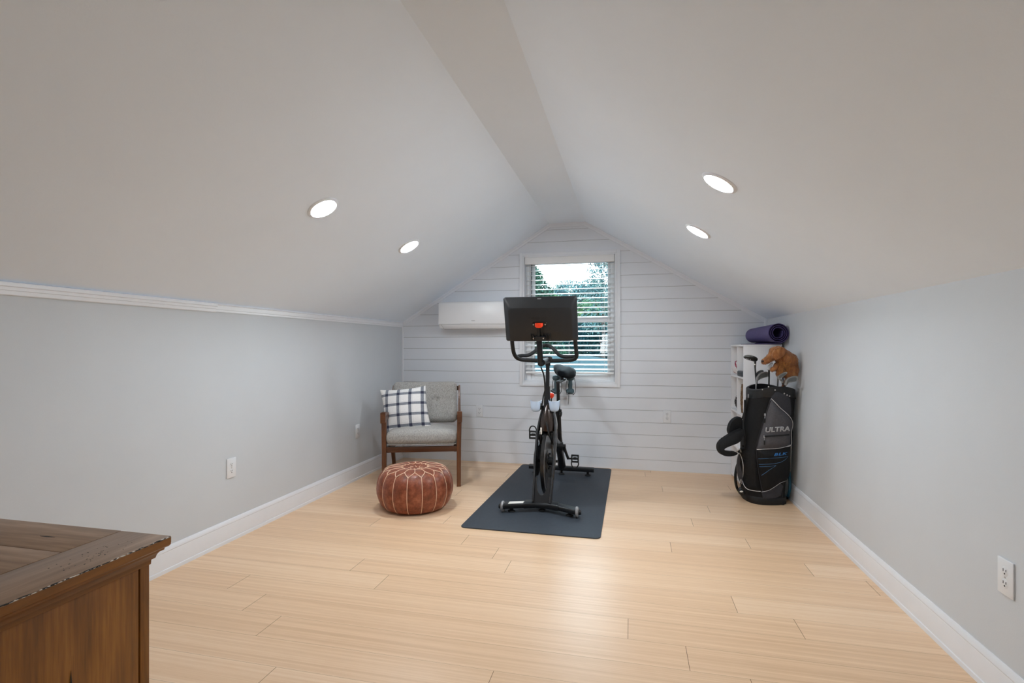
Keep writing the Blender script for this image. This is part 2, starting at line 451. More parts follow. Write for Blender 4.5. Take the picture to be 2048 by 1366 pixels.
def clip(poly, nx, nz, d):
    out = []
    for i in range(len(poly)):
        p, q = poly[i], poly[(i + 1) % len(poly)]
        a = nx * p[0] + nz * p[1] - d; c = nx * q[0] + nz * q[1] - d
        if a <= 0: out.append(p)
        if (a < 0 < c) or (c < 0 < a):
            t = a / (a - c); out.append((p[0] + (q[0] - p[0]) * t, p[1] + (q[1] - p[1]) * t))
    return out
WX0, WX1, WZ0, WZ1 = -1.018, -.145, .805, 2.022      # window opening
HG = .0013
def cut_window(pl, a=WX0, c=WX1, z0=WZ0, z1=WZ1):
    res = []
    for part in (clip(pl, 1, 0, a), clip(pl, -1, 0, -c), clip(clip(clip(pl, -1, 0, -a), 1, 0, c), 0, 1, z0), clip(clip(clip(pl, -1, 0, -a), 1, 0, c), 0, -1, -z1)):
        if len(part) > 2: res.append(part)
    return res
# gable wall behind the camera with a small added window for fill daylight
b = B()
RW = (-.86, -.34, .95, 1.50)
for part in cut_window(gable, *RW): b.prism([(x, YF, z) for x, z in part], (0, -.1, 0))
struct(obj('wall_front', b, M['paint'], smooth=False))
b = B()
zs = [0] + [.0975 + .1148 * k for k in range(20)] + [2.5]
for za, zb in zip(zs, zs[1:]):
    pl = clip(clip(gable, 0, -1, -(za + (HG if za else 0))), 0, 1, zb - HG)
    if len(pl) < 3: continue
    for part in cut_window(pl):
        if max(p[1] for p in part) - min(p[1] for p in part) > .002: b.prism([(x, YB, z) for x, z in part], (0, .014, 0))
b.mi = 1
for part in cut_window([(XL - .1, -.05), (XR + .1, -.05), (XR + .1, ZR), (RX1, RZ + .03), (RX0, RZ + .03), (XL - .1, ZL)]):
    b.prism([(x, YB + .005, z) for x, z in part], (0, .117, 0))
struct(obj('wall_back', b, [M['ship'], M['shipgap']], smooth=False), 'white shiplap gable wall around the window', 'wall')

# baseboards (profiled) with a shoe moulding
def profile_run(prof, p0, p1, xs=1):
    """prof: (out from wall, height); runs along Y at x=p0.x"""
    bb = B(); bb.loft([[(p.x + xs * o, p.y, p.z + h) for o, h in prof] for p in (Vector(p0), Vector(p1))]); return bb
bprof = [(0, 0), (.016, 0), (.0158, .012), (.015, .018), (.0115, .020), (.011, .098), (.0095, .104), (.011, .108), (.0095, .118), (.005, .126), (.003, .131), (0, .131)]
struct(obj('baseboard_left', profile_run(bprof, (XL, YF, 0), (XL, YB, 0)), M['trim'], ang=25), 'white baseboard along the left wall', 'baseboard')
struct(obj('baseboard_right', profile_run(bprof, (XR, YF, 0), (XR, YB, 0), -1), M['trim'], ang=25), 'white baseboard along the right wall', 'baseboard')
# ledge trim at the top of the left wall: two lengths of different moulding
p1_ = [(0, 0), (.010, 0), (.012, .003), (.012, .017), (.017, .019), (.017, .031), (.023, .034), (.023, .048), (0, .055)]
struct(obj('trim_1', profile_run(p1_, (XL, YF, 1.345), (XL, 2.478, 1.345)), M['trim'], ang=25), 'near length of white moulding along the top of the left wall', 'trim')
p2_ = [(0, 0), (.009, 0), (.009, .012), (.013, .014), (.014, .036), (.018, .040), (0, .052)]
struct(obj('trim_2', profile_run(p2_, (XL, 2.478, 1.349), (XL, YB, 1.349)), M['trim'], ang=25), 'far length of white moulding along the top of the left wall', 'trim')
# gable trim under the ceiling edge + corner beads
GP = [Vector((XL, 0, ZL)), Vector((RX0, 0, RZ)), Vector((RX1, 0, RZ)), Vector((XR, 0, ZR))]
def inset(w):
    """the gable outline moved down by w, mitred at the corners"""
    ds = [(q - p).normalized() for p, q in zip(GP, GP[1:])]; ns = [Vector((d.z, 0, -d.x)) for d in ds]; out = [GP[0] + ns[0] * w]
    for k in range(1, 3):
        m = (ns[k - 1] + ns[k]).normalized(); out.append(GP[k] + m * (w / m.dot(ns[k])))
    return out + [GP[3] + ns[2] * w]
I0, I1, I2 = inset(.0), inset(.016), inset(.036)
for k, (name, label) in enumerate((('trim_3', 'thin trim under the left roof slope on the shiplap wall'), ('trim_4', 'thin trim under the flat ridge on the shiplap wall'), ('trim_5', 'thin trim under the right roof slope on the shiplap wall'))):
    bb = B(); u = Vector((0, YB, 0))
    bb.prism([I0[k] + u, I0[k + 1] + u, I1[k + 1] + u, I1[k] + u], (0, -.016, 0)); bb.prism([I1[k] + u, I1[k + 1] + u, I2[k + 1] + u, I2[k] + u], (0, -.0095, 0))
    struct(obj(name, bb, M['trim'], smooth=False), label, 'trim')
b = B(); b.box2((XL, YB - .014, .13), (XL + .020, YB, 1.36), bev=.004); struct(obj('trim_6', b, M['trim']), 'vertical bead in the back left corner', 'trim')
b = B(); b.box2((XR - .024, YB - .012, 0), (XR, YB, 1.40), bev=.003); struct(obj('trim_7', b, M['trim']), 'vertical bead in the back right corner', 'trim')

# ------------------------------------------------------------------ window
win = struct(empty('window_1', (0, YB, 0)), 'white double hung window in the shiplap wall', 'window')
b = B()
ox0, ox1, oz0, oz1 = -1.064, -.098, .765, 2.062
def frame_rect(b, x0, x1, z0, z1, w, ya, yb, bev=.002):
    wl, wr, wb, wt = w if isinstance(w, tuple) else (w,) * 4
    b.box2((x0, ya, z0), (x0 + wl, yb, z1), bev=bev); b.box2((x1 - wr, ya, z0), (x1, yb, z1), bev=bev)
    b.box2((x0 + wl, ya, z0), (x1 - wr, yb, z0 + wb), bev=bev); b.box2((x0 + wl, ya, z1 - wt), (x1 - wr, yb, z1), bev=bev)
frame_rect(b, ox0, ox1, oz0, oz1, .030, -.016, 0); frame_rect(b, ox0 + .026, ox1 - .026, oz0 + .022, oz1 - .022, .022, -.011, .002)
obj('casing', b, M['trim'], win, ang=30)
b = B(); frame_rect(b, WX0 - .004, WX1 + .004, WZ0 - .004, WZ1 + .004, .008, -.002, .125, 0)
obj('jamb', b, M['trim'], win, smooth=False)
b = B(); b.box2((WX0, .0, WZ0), (WX1, .10, WZ0 + .012), bev=.003); obj('sill', b, M['trim'], win)
b = B(); frame_rect(b, WX0 + .004, WX1 - .004, WZ0 + .008, WZ1, (.052, .042, .02, .03), .052, .12); obj('vinyl_frame', b, M['vinyl'], win, ang=30)
b = B(); frame_rect(b, WX0 + .055, WX1 - .045, 1.385, WZ1 - .028, (.036, .030, .045, .035), .088, .112); us = obj('upper_sash', b, M['vinyl'], win, ang=30)
b = B(); b.box2((WX0 + .09, .099, 1.42), (WX1 - .07, .102, WZ1 - .06)); obj('pane', b, M['glass'], us, smooth=False)
b = B(); frame_rect(b, WX0 + .055, WX1 - .045, WZ0 + .02, 1.432, (.036, .030, .06, .045), .060, .086); ls = obj('lower_sash', b, M['vinyl'], win, ang=30)
b = B(); b.box2((WX0 + .09, .071, .88), (WX1 - .07, .074, 1.40)); obj('pane', b, M['glass'], ls, smooth=False)

fill_win = struct(empty('fill_window', (0, YF, 0)), 'bare window added behind the camera for fill daylight', 'window')  # opening added out of view so extra sky light fills the room
b = B(); frame_rect(b, RW[0] - .05, RW[1] + .05, RW[2] - .05, RW[3] + .05, .055, .0, .016); frame_rect(b, RW[0], RW[1], RW[2], RW[3], .035, -.09, -.05); obj('casing', b, M['trim'], fill_win, smooth=False)

bl = tag(empty('window_blind', (0, YB, 0)), 'white horizontal slat blind hanging open in the window', 'blind')
b = B(); b.box2((WX0 + .006, -.012, 1.950), (WX1 - .006, .004, 2.018), bev=.004); b.box2((WX0 + .012, .004, 1.965), (WX1 - .012, .050, 2.008)); obj('valance', b, M['slat'], bl)
b = B(); nsl = 23; z0, z1 = .932, 1.936
for i in range(nsl):
    z = z0 + (z1 - z0) * i / (nsl - 1); pts = []
    for k in range(5):
        y = .001 + .048 * k / 4; pts.append((y, z + (y - .025) * .25 + .0016 * (1 - ((k - 2) / 2) ** 2)))
    sec = [(y, zz) for y, zz in pts] + [(y, zz - .0028) for y, zz in reversed(pts)]
    b.loft([[(x, y, zz) for y, zz in sec] for x in (WX0 + .012, WX1 - .012)])
obj('slat_panel', b, M['slat'], bl, ang=30)
b = B(); b.box2((WX0 + .012, .002, .887), (WX1 - .012, .050, .906), bev=.004); obj('bottom_rail', b, M['slat'], bl)
for x in (WX0 + .10, (WX0 + WX1) / 2, WX1 - .10):
    b = B()
    for y in (.0, .051): b.tube([(x, y, .90), (x, y, 1.96)], .0009, 5)
    obj('ladder_cord', b, M['slat'], bl)
b = B(); b.tube([(WX0 + .058, -.006, 1.95), (WX0 + .060, -.010, 1.40)], .004, 8); obj('tilt_wand', b, M['acgrey'], bl)

# ------------------------------------------------------------------ outlets
def outlet(loc, rz, label):
    t = tag(empty('wall_outlet', loc, rz), label, 'outlet', 'white electrical outlets on the walls')
    b = B(); b.box((0, -.003, 0), (.071, .006, .115), bev=.0025); obj('cover_plate', b, M['plate'], t)
    for s in (-1, 1):
        b = B(); b.lathe([(.0001, -.0068), (.0145, -.0068), (.0165, -.0055), (.0165, -.003)], 24, (0, 0, s * .0195), 'y')
        r = obj('receptacle', b, M['plate'], t)
        b = B()
        for x, h in ((-.0063, .009), (.0063, .0075)): b.box((x, -.0069, s * .0195 + .003), (.0022, .0012, h))
        b.cyl((0, -.0075, s * .0195 - .0075), (0, -.0062, s * .0195 - .0075), .0027, n=10)
        obj('slot', b, M['slot'], r, smooth=False)
    b = B(); b.cyl((0, -.0068, 0), (0, -.0055, 0), .003, n=12); obj('screw', b, M['silver'], t)
    return t
outlet((XL, 2.60, .431), PI / 2, 'white duplex outlet low on the left wall, in the open part nearer the camera')
outlet((XL, 4.05, .417), PI / 2, 'white duplex outlet on the left wall in the shadow beside the armchair')
outlet((-1.474, YB, .508), 0, 'white duplex outlet on the shiplap wall between armchair and bike')
outlet((.323, YB, .507), 0, 'white duplex outlet on the shiplap wall right of the window, towards the bookcase')
outlet((XR, 1.958, .412), -PI / 2, 'large near white duplex outlet on the right wall above the baseboard')

# ------------------------------------------------------------------ recessed lights
LED = 162.0
M['led'] = emis('led_lens', (.89, .95, 1, 1), LED * .9)
M['led_far'] = emis('led_lens_far', (.89, .95, 1, 1), LED * 1.12)
sl = math.atan2(RZ - ZL, RX0 - XL)
def downlight(x, y, label):
    left = x < -.6
    z = (ZL + (x - XL) * (RZ - ZL) / (RX0 - XL)) if left else (ZR + (XR - x) * (RZ - ZR) / (XR - RX1))
    t = tag(empty('ceiling_light', (x, y, z)), label, 'recessed light', 'recessed ceiling lights')
    t.rotation_euler = (0, (-1 if left else 1) * sl, 0)
    b = B(); b.lathe([(.0655, .002), (.083, .002), (.083, -.002), (.080, -.006), (.069, -.009), (.0655, -.006)], 40, closed=True); obj('trim_ring', b, M['trim'], t)
    b = B(); b.lathe([(.0001, -.0055), (.045, -.0055), (.067, -.004), (.067, .004), (.0001, .004)], 40); obj('lens', b, M['led_far' if y > 3 else 'led'], t)
    return t
downlight(-1.545, 2.364, 'lit recessed light on the left slope, nearer of the two there')
downlight(-1.543, 3.413, 'lit recessed light on the left slope, the one closer to the window wall')
downlight(.375, 2.385, 'lit recessed light on the right slope, larger and nearer of the two there')
downlight(.396, 3.297, 'lit recessed light on the right slope, the one closer to the window wall')

# ------------------------------------------------------------------ mini split
ac = tag(empty('air_conditioner', (-1.465, YB, 1.32)), 'white wall mounted air conditioner beside the window', 'air conditioner')
hw = .375
prof = [(0, .015), (0, .262), (-.03, .268), (-.165, .266), (-.188, .258), (-.196, .245), (-.198, .050), (-.192, .043), (-.18, .040), (-.165, .012), (-.12, .0), (-.06, .0)]
b = B(); b.loft([[(x, y * s + (0 if s == 1 else -.002), (z - .133) * s2 + .133) for y, z in prof] for x, s, s2 in ((-hw, .93, .95), (-hw + .006, .985, .985), (-hw + .016, 1, 1), (hw - .016, 1, 1), (hw - .006, .985, .985), (hw, .93, .95))])
obj('body', b, M['acw'], ac, ang=35)
b = B(); b.box2((-hw + .012, -.2015, .052), (hw - .012, -.196, .248), bev=.003); obj('front_panel', b, M['acw'], ac)
b = B(); b.prism([(-hw + .035, -.1925, .042), (hw - .035, -.1925, .042), (hw - .055, -.168, .004), (-hw + .055, -.168, .004)], (0, -.0035, -.0025), bev=.0008); fl = obj('louver', b, M['acw'], ac)
b = B(); b.box2((-hw + .03, -.1905, .0405), (hw - .03, -.18, .0445)); b.tube([(-hw + .055, -.167, .0025), (hw - .055, -.167, .0025)], .0022, 6); b.tube([(-hw + .032, -.192, .043), (-hw + .053, -.168, .003)], .0013, 6); b.tube([(hw - .032, -.192, .043), (hw - .053, -.168, .003)], .0013, 6)
obj('air_gap', b, M['slot'], ac, smooth=False)
b = B(); b.box((-.015, -.2018, .078), (.036, .0008, .0045)); obj('maker_mark', b, M['acgrey'], ac, smooth=False)

# ------------------------------------------------------------------ exercise mat
mt = B(); xs0, xs1, ya, yb, rr = -1.058, -.178, 3.108, 4.905, .035
pts = []
for cx, cy, a0 in ((xs1 - rr, yb - rr, 0), (xs0 + rr + .03, yb - rr, 90), (xs0 + rr, ya + rr, 180), (xs1 - rr - .045 + .045, ya + rr, 270)):
    for k in range(7):
        a = math.radians(a0 + 15 * k); pts.append((cx + rr * math.cos(a), cy + rr * math.sin(a), 0.0005))
mt.prism(pts, (0, 0, .006)); o = obj('exercise_mat', mt, M['mat'], smooth=False)
tag(o, 'charcoal blue rectangular floor mat under the exercise bike', 'mat')


# ------------------------------------------------------------------ helper: build in room coordinates, store relative to the thing's base
def root_of(o):
    while o.parent: o = o.parent
    return o
def objw(name, b, m, parent, **k):
    r = root_of(parent); mw = Matrix.LocRotScale(r.location, r.rotation_euler, r.scale)
    bmesh.ops.transform(b.bm, matrix=mw.inverted(), verts=b.bm.verts)
    return obj(name, b, m, parent, **k)

# ------------------------------------------------------------------ exercise bike
X0 = -.603; G = .0066
bike = tag(empty('exercise_bike', (X0, 3.55, G)), 'black upright exercise bike with a large screen standing on the dark mat', 'exercise bike')
def rrect(w, h, r=.006, n=3):
    o = []
    for cx, cy, a0 in ((w / 2 - r, h / 2 - r, 0), (-w / 2 + r, h / 2 - r, 90), (-w / 2 + r, -h / 2 + r, 180), (w / 2 - r, -h / 2 + r, 270)):
        for k in range(n + 1):
            a = math.radians(a0 + 90 * k / n); o.append((cx + r * math.cos(a), cy + r * math.sin(a)))
    return o
# front stabiliser: two wings swept towards the camera
b = B(); secs = []
for x, y in ((-.252, 3.466), (-.10, 3.525), (-.05, 3.540), (.05, 3.540), (.10, 3.525), (.240, 3.454)):
    secs.append([(X0 + x, y + p, G + .043 + q) for p, q in rrect(.078, .034, .011)])
b.loft(secs); fs = objw('front_stabilizer', b, M['metalblk'], bike)
b = B(); b.loft([[(X0 + x, y + p, G + .0445 + q) for p, q in rrect(.090, .041, .013)] for x, y in ((-.118, 3.518), (-.04, 3.548), (.04, 3.548), (.118, 3.516))]); objw('center_sleeve', b, M['metalblk'], fs)
b = B(); b.prism([(X0 - .222, 3.448, G + .0598), (X0 - .125, 3.486, G + .0598), (X0 - .125, 3.536, G + .0598), (X0 - .222, 3.498, G + .0598)], (0, 0, .0016)); objw('sticker', b, M['label'], fs, smooth=False, label='white label on the stabilizer')
for s in (-1, 1):
    y = 3.465 if s < 0 else 3.452; xw = .262 if s < 0 else .250
    b = B(); b.lathe([(.006, -.011), (.030, -.011), (.036, -.006), (.036, .006), (.030, .011), (.006, .011)], 28, (X0 + s * xw, y, G + .0365), 'x'); w = objw('transport_wheel', b, M['greyplast'], bike, label='clear grey transport wheel')
    b = B(); b.cyl((X0 + s * (xw - .012), y, G + .0365), (X0 + s * (xw + .022), y, G + .0365), .012, .010, 14); b.cyl((X0 + s * (xw + .014), y, G + .0365), (X0 + s * (xw + .028), y, G + .0365), .02, .016, 14); objw('hub_cap', b, M['mattblk'], w)
def foot(x, y, top):
    b = B(); b.lathe([(.024, 0), (.026, .003), (.023, .009), (.014, .012), (.011, .014), (.011, top)], 18, (x, y, G)); objw('leveling_foot', b, M['rubber'], bike)
foot(X0 - .205, 3.480, .03); foot(X0 + .198, 3.474, .03); foot(X0, 3.538, .03)
# rear stabiliser
b = B(); b.loft([[(x, y + p, G + .056 + q) for p, q in rrect(.062, .036, .01)] for x, y in ((-.900, 4.60), (-.318, 4.585))]); objw('rear_stabilizer', b, M['metalblk'], bike)
for x in (-.372, -.606, -.845): foot(x, 4.59, .05)
# fork: two side plates leaning back, joined by a notched web
for s in (-1, 1):
    b = B()
    path = [(3.525, .062, .060), (3.60, .20, .064), (3.665, .34, .068), (3.74, .50, .069), (3.785, .60, .055), (3.80, .69, .034)]
    wd = [.062, .060, .060, .064, .066, .05]
    secs = []
    for (y, z, x), w in zip(path, wd):
        secs.append([(X0 + s * (x + p), y + q, G + z - .35 * q) for p, q in rrect(.014, w, .005, 2)])
    b.loft(secs); objw('fork_blade', b, M['frame'], bike)
b = B(); outer = [(-.058, .062), (.058, .062), (.062, .22)]
notch = [(-.005 + .039 * math.cos(PI * k / 20), .20 - .092 * math.sin(PI * k / 20)) for k in range(21)]; notch = [(.034, .22)] + notch + [(-.044, .22)]
b.prism([(X0 + x, 3.508 + (z - .06) * .50, G + z) for x, z in outer + notch + [(-.062, .22)]], (0, .012, 0)); objw('fork_web', b, M['frame'], bike, smooth=False)
# flywheel
FW = Vector((X0 - .010, 3.825, G + .285))
b = B(); b.lathe([(.236, -.013), (.240, -.010), (.240, .010), (.236, .013), (.205, .013), (.198, .006), (.090, .004), (.082, .010), (.040, .012), (.040, -.012), (.082, -.010), (.090, -.004), (.198, -.006), (.205, -.013)], 72, FW, 'x', closed=True); fw = objw('flywheel', b, M['flyw'], bike, ang=25)
b = B(); b.lathe([(.212, .0128), (.216, .0142), (.230, .0142), (.234, .0128)], 72, FW, 'x', closed=True); objw('polished_ring', b, M['silver'], fw)
b = B(); b.cyl(FW - Vector((.05, 0, 0)), FW + Vector((.062, 0, 0)), .030, n=24); b.cyl(FW - Vector((.075, 0, 0)), FW + Vector((.08, 0, 0)), .010, n=14)
for k in range(6):
    a = k * PI / 3; b.cyl(FW + Vector((.012, .055 * math.cos(a), .055 * math.sin(a))), FW + Vector((.022, .055 * math.cos(a), .055 * math.sin(a))), .007, n=8)
objw('hub', b, M['mattblk'], fw)
# magnet caliper above the wheel
b = B(); b.box((X0 - .005, 3.80, G + .52), (.085, .06, .075), bev=.01); b.box((X0 + .04, 3.76, G + .47), (.016, .05, .09), bev=.005); b.box((X0 - .045, 3.76, G + .47), (.016, .05, .09), bev=.005); objw('brake_caliper', b, M['mattblk'], bike)
b = B(); b.box((X0 - .038, 3.725, G + .525), (.012, .008, .05), bev=.002); objw('reflector', b, M['label'], bike, label='small white plate under the shroud')
# glossy shroud
b = B(); secs = []
for z, hw_, y0, y1 in ((.525, .066, 3.715, 3.90), (.56, .066, 3.715, 3.92), (.60, .060, 3.722, 3.92), (.64, .050, 3.735, 3.90), (.68, .036, 3.75, 3.87), (.715, .026, 3.765, 3.84)):
    cy, hy = (y0 + y1) / 2, (y1 - y0) / 2; sec = []
    for k in range(28):
        a = 2 * PI * k / 28; c, s_ = math.cos(a), math.sin(a)
        sec.append((X0 + hw_ * math.copysign(abs(c) ** .75, c), cy + hy * math.copysign(abs(s_) ** .75, s_), G + z))
    secs.append(sec)
b.loft(secs); objw('shroud', b, M['gloss'], bike)
# main beam, seat tube
b = B(); b.tube(bez([(X0, 3.84, G + .64), (X0, 3.98, G + .50), (X0, 4.15, G + .38), (X0, 4.36, G + .30), (X0, 4.50, G + .18), (X0, 4.575, G + .075)], 6), .034, 14, sx=1, sy=.85); objw('main_beam', b, M['frame'], bike)
b = B(); b.tube([(X0, 4.585, G + .075), (X0 - .004, 4.54, G + .20), (X0 - .004, 4.46, G + .36), (X0 - .004, 4.40, G + .585)], [.036, .030, .021, .020], 16); objw('seat_tube', b, M['frame'], bike)
b = B(); b.cyl((X0 - .004, 4.415, G + .545), (X0 - .004, 4.40, G + .60), .027, n=18); b.cyl((X0 - .004, 4.40, G + .565), (X0 - .04, 4.36, G + .575), .008, n=8); b.box((X0 + .018, 4.385, G + .57), (.02, .045, .03), bev=.005); objw('seat_clamp', b, M['mattblk'], bike)
b = B(); b.cyl((X0 - .004, 4.402, G + .58), (X0 - .004, 4.365, G + .835), .0145, n=16); objw('seat_post', b, M['metalblk'], bike)
b = B(); b.box2((X0 - .020, 4.352, G + .826), (X0 + .012, 4.80, G + .850), bev=.006); b.cyl((X0 - .004, 4.62, G + .85), (X0 - .004, 4.62, G + .905), .016, n=12)
for s in (-1, 1): b.tube(bez([(X0 - .004 + s * .012, 4.53, G + .905), (X0 - .004 + s * .02, 4.60, G + .892), (X0 - .004 + s * .024, 4.70, G + .892), (X0 - .004 + s * .035, 4.78, G + .908)], 4), .004, 8)
objw('seat_slider', b, M['mattblk'], bike)
# saddle: nose towards the camera
b = B(); secs = []
for t, w, h, z in ((0, .022, .022, .905), (.06, .036, .036, .910), (.25, .050, .050, .916), (.45, .066, .060, .922), (.62, .090, .068, .928), (.8, .106, .070, .934), (.93, .100, .062, .938), (1, .078, .040, .936)):
    y = 4.515 + t * .30; sec = []
    for k in range(24):
        a = 2 * PI * k / 24; c, s_ = math.cos(a), math.sin(a)
        zz = s_ * h * (.55 if s_ > 0 else 1)
        zz -= (.010 * math.exp(-(c * 3) ** 2) if s_ > 0 else 0) * min(1, t * 3)
        if s_ < 0: zz -= abs(c) * .020 * min(1, t * 1.5)
        sec.append((X0 + .004 + w * c, y, G + z + zz - .22 * w * c))
    secs.append(sec)
b.loft(secs); objw('saddle', b, M['saddle'], bike, ang=60)
# head tube, handlebar post, stem
b = B(); b.cyl((X0 - .006, 3.80, G + .675), (X0 - .006, 3.812, G + .80), .0225, .0205, 18); b.cyl((X0 - .006, 3.812, G + .80), (X0 - .006, 3.815, G + .845), .0190, n=18); objw('head_tube', b, M['frame'], bike)
b = B(); b.cyl((X0 + .018, 3.818, G + .815), (X0 + .045, 3.83, G + .80), .006, n=8); b.tube([(X0 - .02, 3.80, G + .82), (X0 - .035, 3.80, G + .77), (X0 - .045, 3.80, G + .70)], [.006, .005, .0045], 8); objw('clamp_lever', b, M['mattblk'], bike)
b = B(); b.cyl((X0 - .006, 3.813, G + .80), (X0 - .005, 3.826, G + 1.032), .0150, n=16); objw('handlebar_post', b, M['metalblk'], bike)
b = B(); b.cyl((X0 - .005, 3.826, G + 1.000), (X0 - .005, 3.826, G + 1.026), .020, n=16)
b.lathe([(.012, -.038), (.018, -.036), (.0225, -.028), (.0235, 0), (.0225, .024), (.018, .034), (.012, .036)], 20, (X0 - .002, 3.79, G + 1.047), 'x'); b.tube([(X0, 3.83, G + 1.04), (X0 - .004, 3.70, G + 1.038), (X0 - .008, 3.57, G + 1.030)], [.024, .022, .024], 14); objw('stem', b, M['mattblk'], bike)
yh_ = 3.79
Lc = at(1029, 716, 3.74); Rc = at(1152.5, 716, 3.74)
hb = bez([at(1023.5, 660, 3.575), at(1025, 690, 3.635), at(1029.5, 710, 3.70), at(1040, 718.5, 3.755), at(1062, 720.5, 3.785), at(1095, 721.5, 3.79), at(1125, 721, 3.785), at(1146, 719, 3.755), at(1153, 712, 3.71), at(1151.5, 692, 3.64), at(1148.5, 660, 3.575)], 7)
b = B(); b.tube(hb, .0148, 14); h1 = objw('handlebar', b, M['gripblk'], bike)
b = B(); b.tube(bez([at(1032, 714, 3.74), at(1042, 711.5, 3.79), at(1056, 710.5, 3.83), at(1068, 704, 3.86), at(1080, 694, 3.885), at(1090, 690.5, 3.89), at(1101, 693, 3.885), at(1111, 702, 3.86), at(1120, 711, 3.84), at(1134, 713.5, 3.80), at(1150, 713, 3.74)], 7), .0140, 14); objw('inner_bar', b, M['gripblk'], h1)
# screen arm
b = B(); b.tube(bez([at(1081, 728, 3.585), at(1080.5, 718, 3.56), at(1079.5, 700, 3.545), at(1078.5, 683, 3.535), at(1078, 672, 3.525)], 5), .0205, 16); b.ell(at(1082, 727, 3.575), (.024, .024, .022)); objw('screen_arm', b, M['metalblk'], bike)
# screen: back shell towards the camera, top leaning towards it
tl, tr, blc, brc = at(1006.3, 595.8, 3.425), at(1153.5, 592.6, 3.425), at(1012.6, 682, 3.525), at(1156.3, 681.3, 3.525)
Tm = (tl + tr) / 2; Bm = (blc + brc) / 2; sw = ((tr - tl).length + (brc - blc).length) / 2 / 2; sh = (Tm - Bm).length / 2; sc = (Tm + Bm) / 2
ux = Vector((1, 0, 0)); uz = (Tm - Bm).normalized(); uy = ux.cross(uz).normalized()      # uy: away from camera
if uy.y < 0: uy = -uy
def SP(x, z, y): return sc + ux * x + uz * z + uy * y
def rr3(x0, x1, z0, z1, r, y, n=4):
    o = []
    for cx, cz, a0 in ((x1 - r, z1 - r, 0), (x0 + r, z1 - r, 90), (x0 + r, z0 + r, 180), (x1 - r, z0 + r, 270)):
        for k in range(n + 1):
            a = math.radians(a0 + 90 * k / n); o.append(SP(cx + r * math.cos(a), cz + r * math.sin(a), y))
    return o
b = B(); b.loft([rr3(-sw, sw, -sh, sh, .012, .016), rr3(-sw, sw, -sh, sh, .012, .002), rr3(-sw + .003, sw - .003, -sh + .003, sh - .003, .012, -.001), rr3(-sw + .030, sw - .030, -sh + .006, sh - .060, .030, -.024), rr3(-sw + .034, sw - .034, -sh + .008, sh - .066, .030, -.0265), rr3(-sw + .036, sw - .036, -sh + .010, sh - .068, .03, -.0275)])
scr = objw('screen_shell', b, M['screen'], bike, ang=30)
b = B(); b.loft([rr3(-sw + .002, sw - .002, -sh + .002, sh - .002, .012, .016), rr3(-sw + .004, sw - .004, -sh + .004, sh - .004, .012, .019)]); objw('display', b, M['screenfront'], scr)
b = B(); tm = text_verts('PELOTON', .021, .0006, .0004, 0, 1.35)
for v in tm.verts: v.co = SP(v.co.x - .002, v.co.y + .014, -.0278 - v.co.z)
b.bm.free(); b.bm = tm; objw('lettering', b, M['logo'], scr, smooth=False)
b = B(); b.loft([rr3(-.013, .013, sh - .012, sh - .006, .002, -.006), rr3(-.013, .013, sh - .012, sh - .006, .002, -.010)]); objw('button', b, M['acgrey'], scr)
b = B(); b.loft([rr3(-sw - .001, -sw + .004, -.04, -.012, .002, .006), rr3(-sw - .001, -sw + .004, -.04, -.012, .002, .012)]); objw('port', b, M['acgrey'], scr)
b = B(); b.loft([rr3(-.054, .048, -.040, -.010, .012, -.0272), rr3(-.052, .046, -.038, -.012, .012, -.0305)]); objw('hinge_recess', b, M['logo'], scr)
b = B(); b.loft([rr3(-.036, .022, -.038, -.018, .006, -.030), rr3(-.034, .020, -.044, -.016, .008, -.044), rr3(-.026, .012, -.046, -.019, .008, -.050)]); objw('release_lever', b, M['red'], scr, label='red release lever')
for x in (-.045, .036):
    b = B(); b.cyl(SP(x, -.028, -.030), SP(x, -.028, -.036), .005, n=10); objw('hinge_pin', b, M['silver'], scr)
b = B(); b.loft([rr3(-.023, -.001, -.118, -.040, .004, -.028), rr3(-.021, -.003, -.116, -.042, .004, -.046)]); b.loft([rr3(.006, .018, -.118, -.042, .003, -.028), rr3(.007, .017, -.116, -.044, .003, -.036)]); objw('mount_bar', b, M['metalblk'], scr)
b = B()
for x in (-.066, -.052, .040, .052, .066): b.loft([rr3(x - .003, x + .003, -sh + .016, -sh + .060, .001, -.026), rr3(x - .003, x + .003, -sh + .018, -sh + .056, .001, -.040)])
b.loft([rr3(-.040, .036, -sh + .022, -sh + .046, .006, -.026), rr3(-.038, .034, -sh + .024, -sh + .044, .006, -.052)]); objw('mount_bracket', b, M['mattblk'], scr)
for x in (-.047, .022):
    b = B(); b.cyl(SP(x, -sh + .034, -.028), SP(x, -sh + .034, -.054), .0045, n=10); objw('mount_bolt', b, M['silver'], scr)
# cables
b = B(); b.tube(bez([at(1082, 735, 3.60), at(1087, 748, 3.66), at(1089.5, 765, 3.72), at(1090, 785, 3.755), at(1089, 815, 3.755), at(1091, 838, 3.735), at(1095, 855, 3.705), at(1099, 872, 3.70), at(1105, 885, 3.74)], 6), .0056, 9); objw('cable', b, M['rubber'], bike)
b = B(); b.tube(bez([at(1095, 679, 3.50), at(1096, 685, 3.53), at(1088, 692, 3.58), at(1083, 698, 3.58)], 6), .0018, 6); objw('screen_cable', b, M['rubber'], bike)
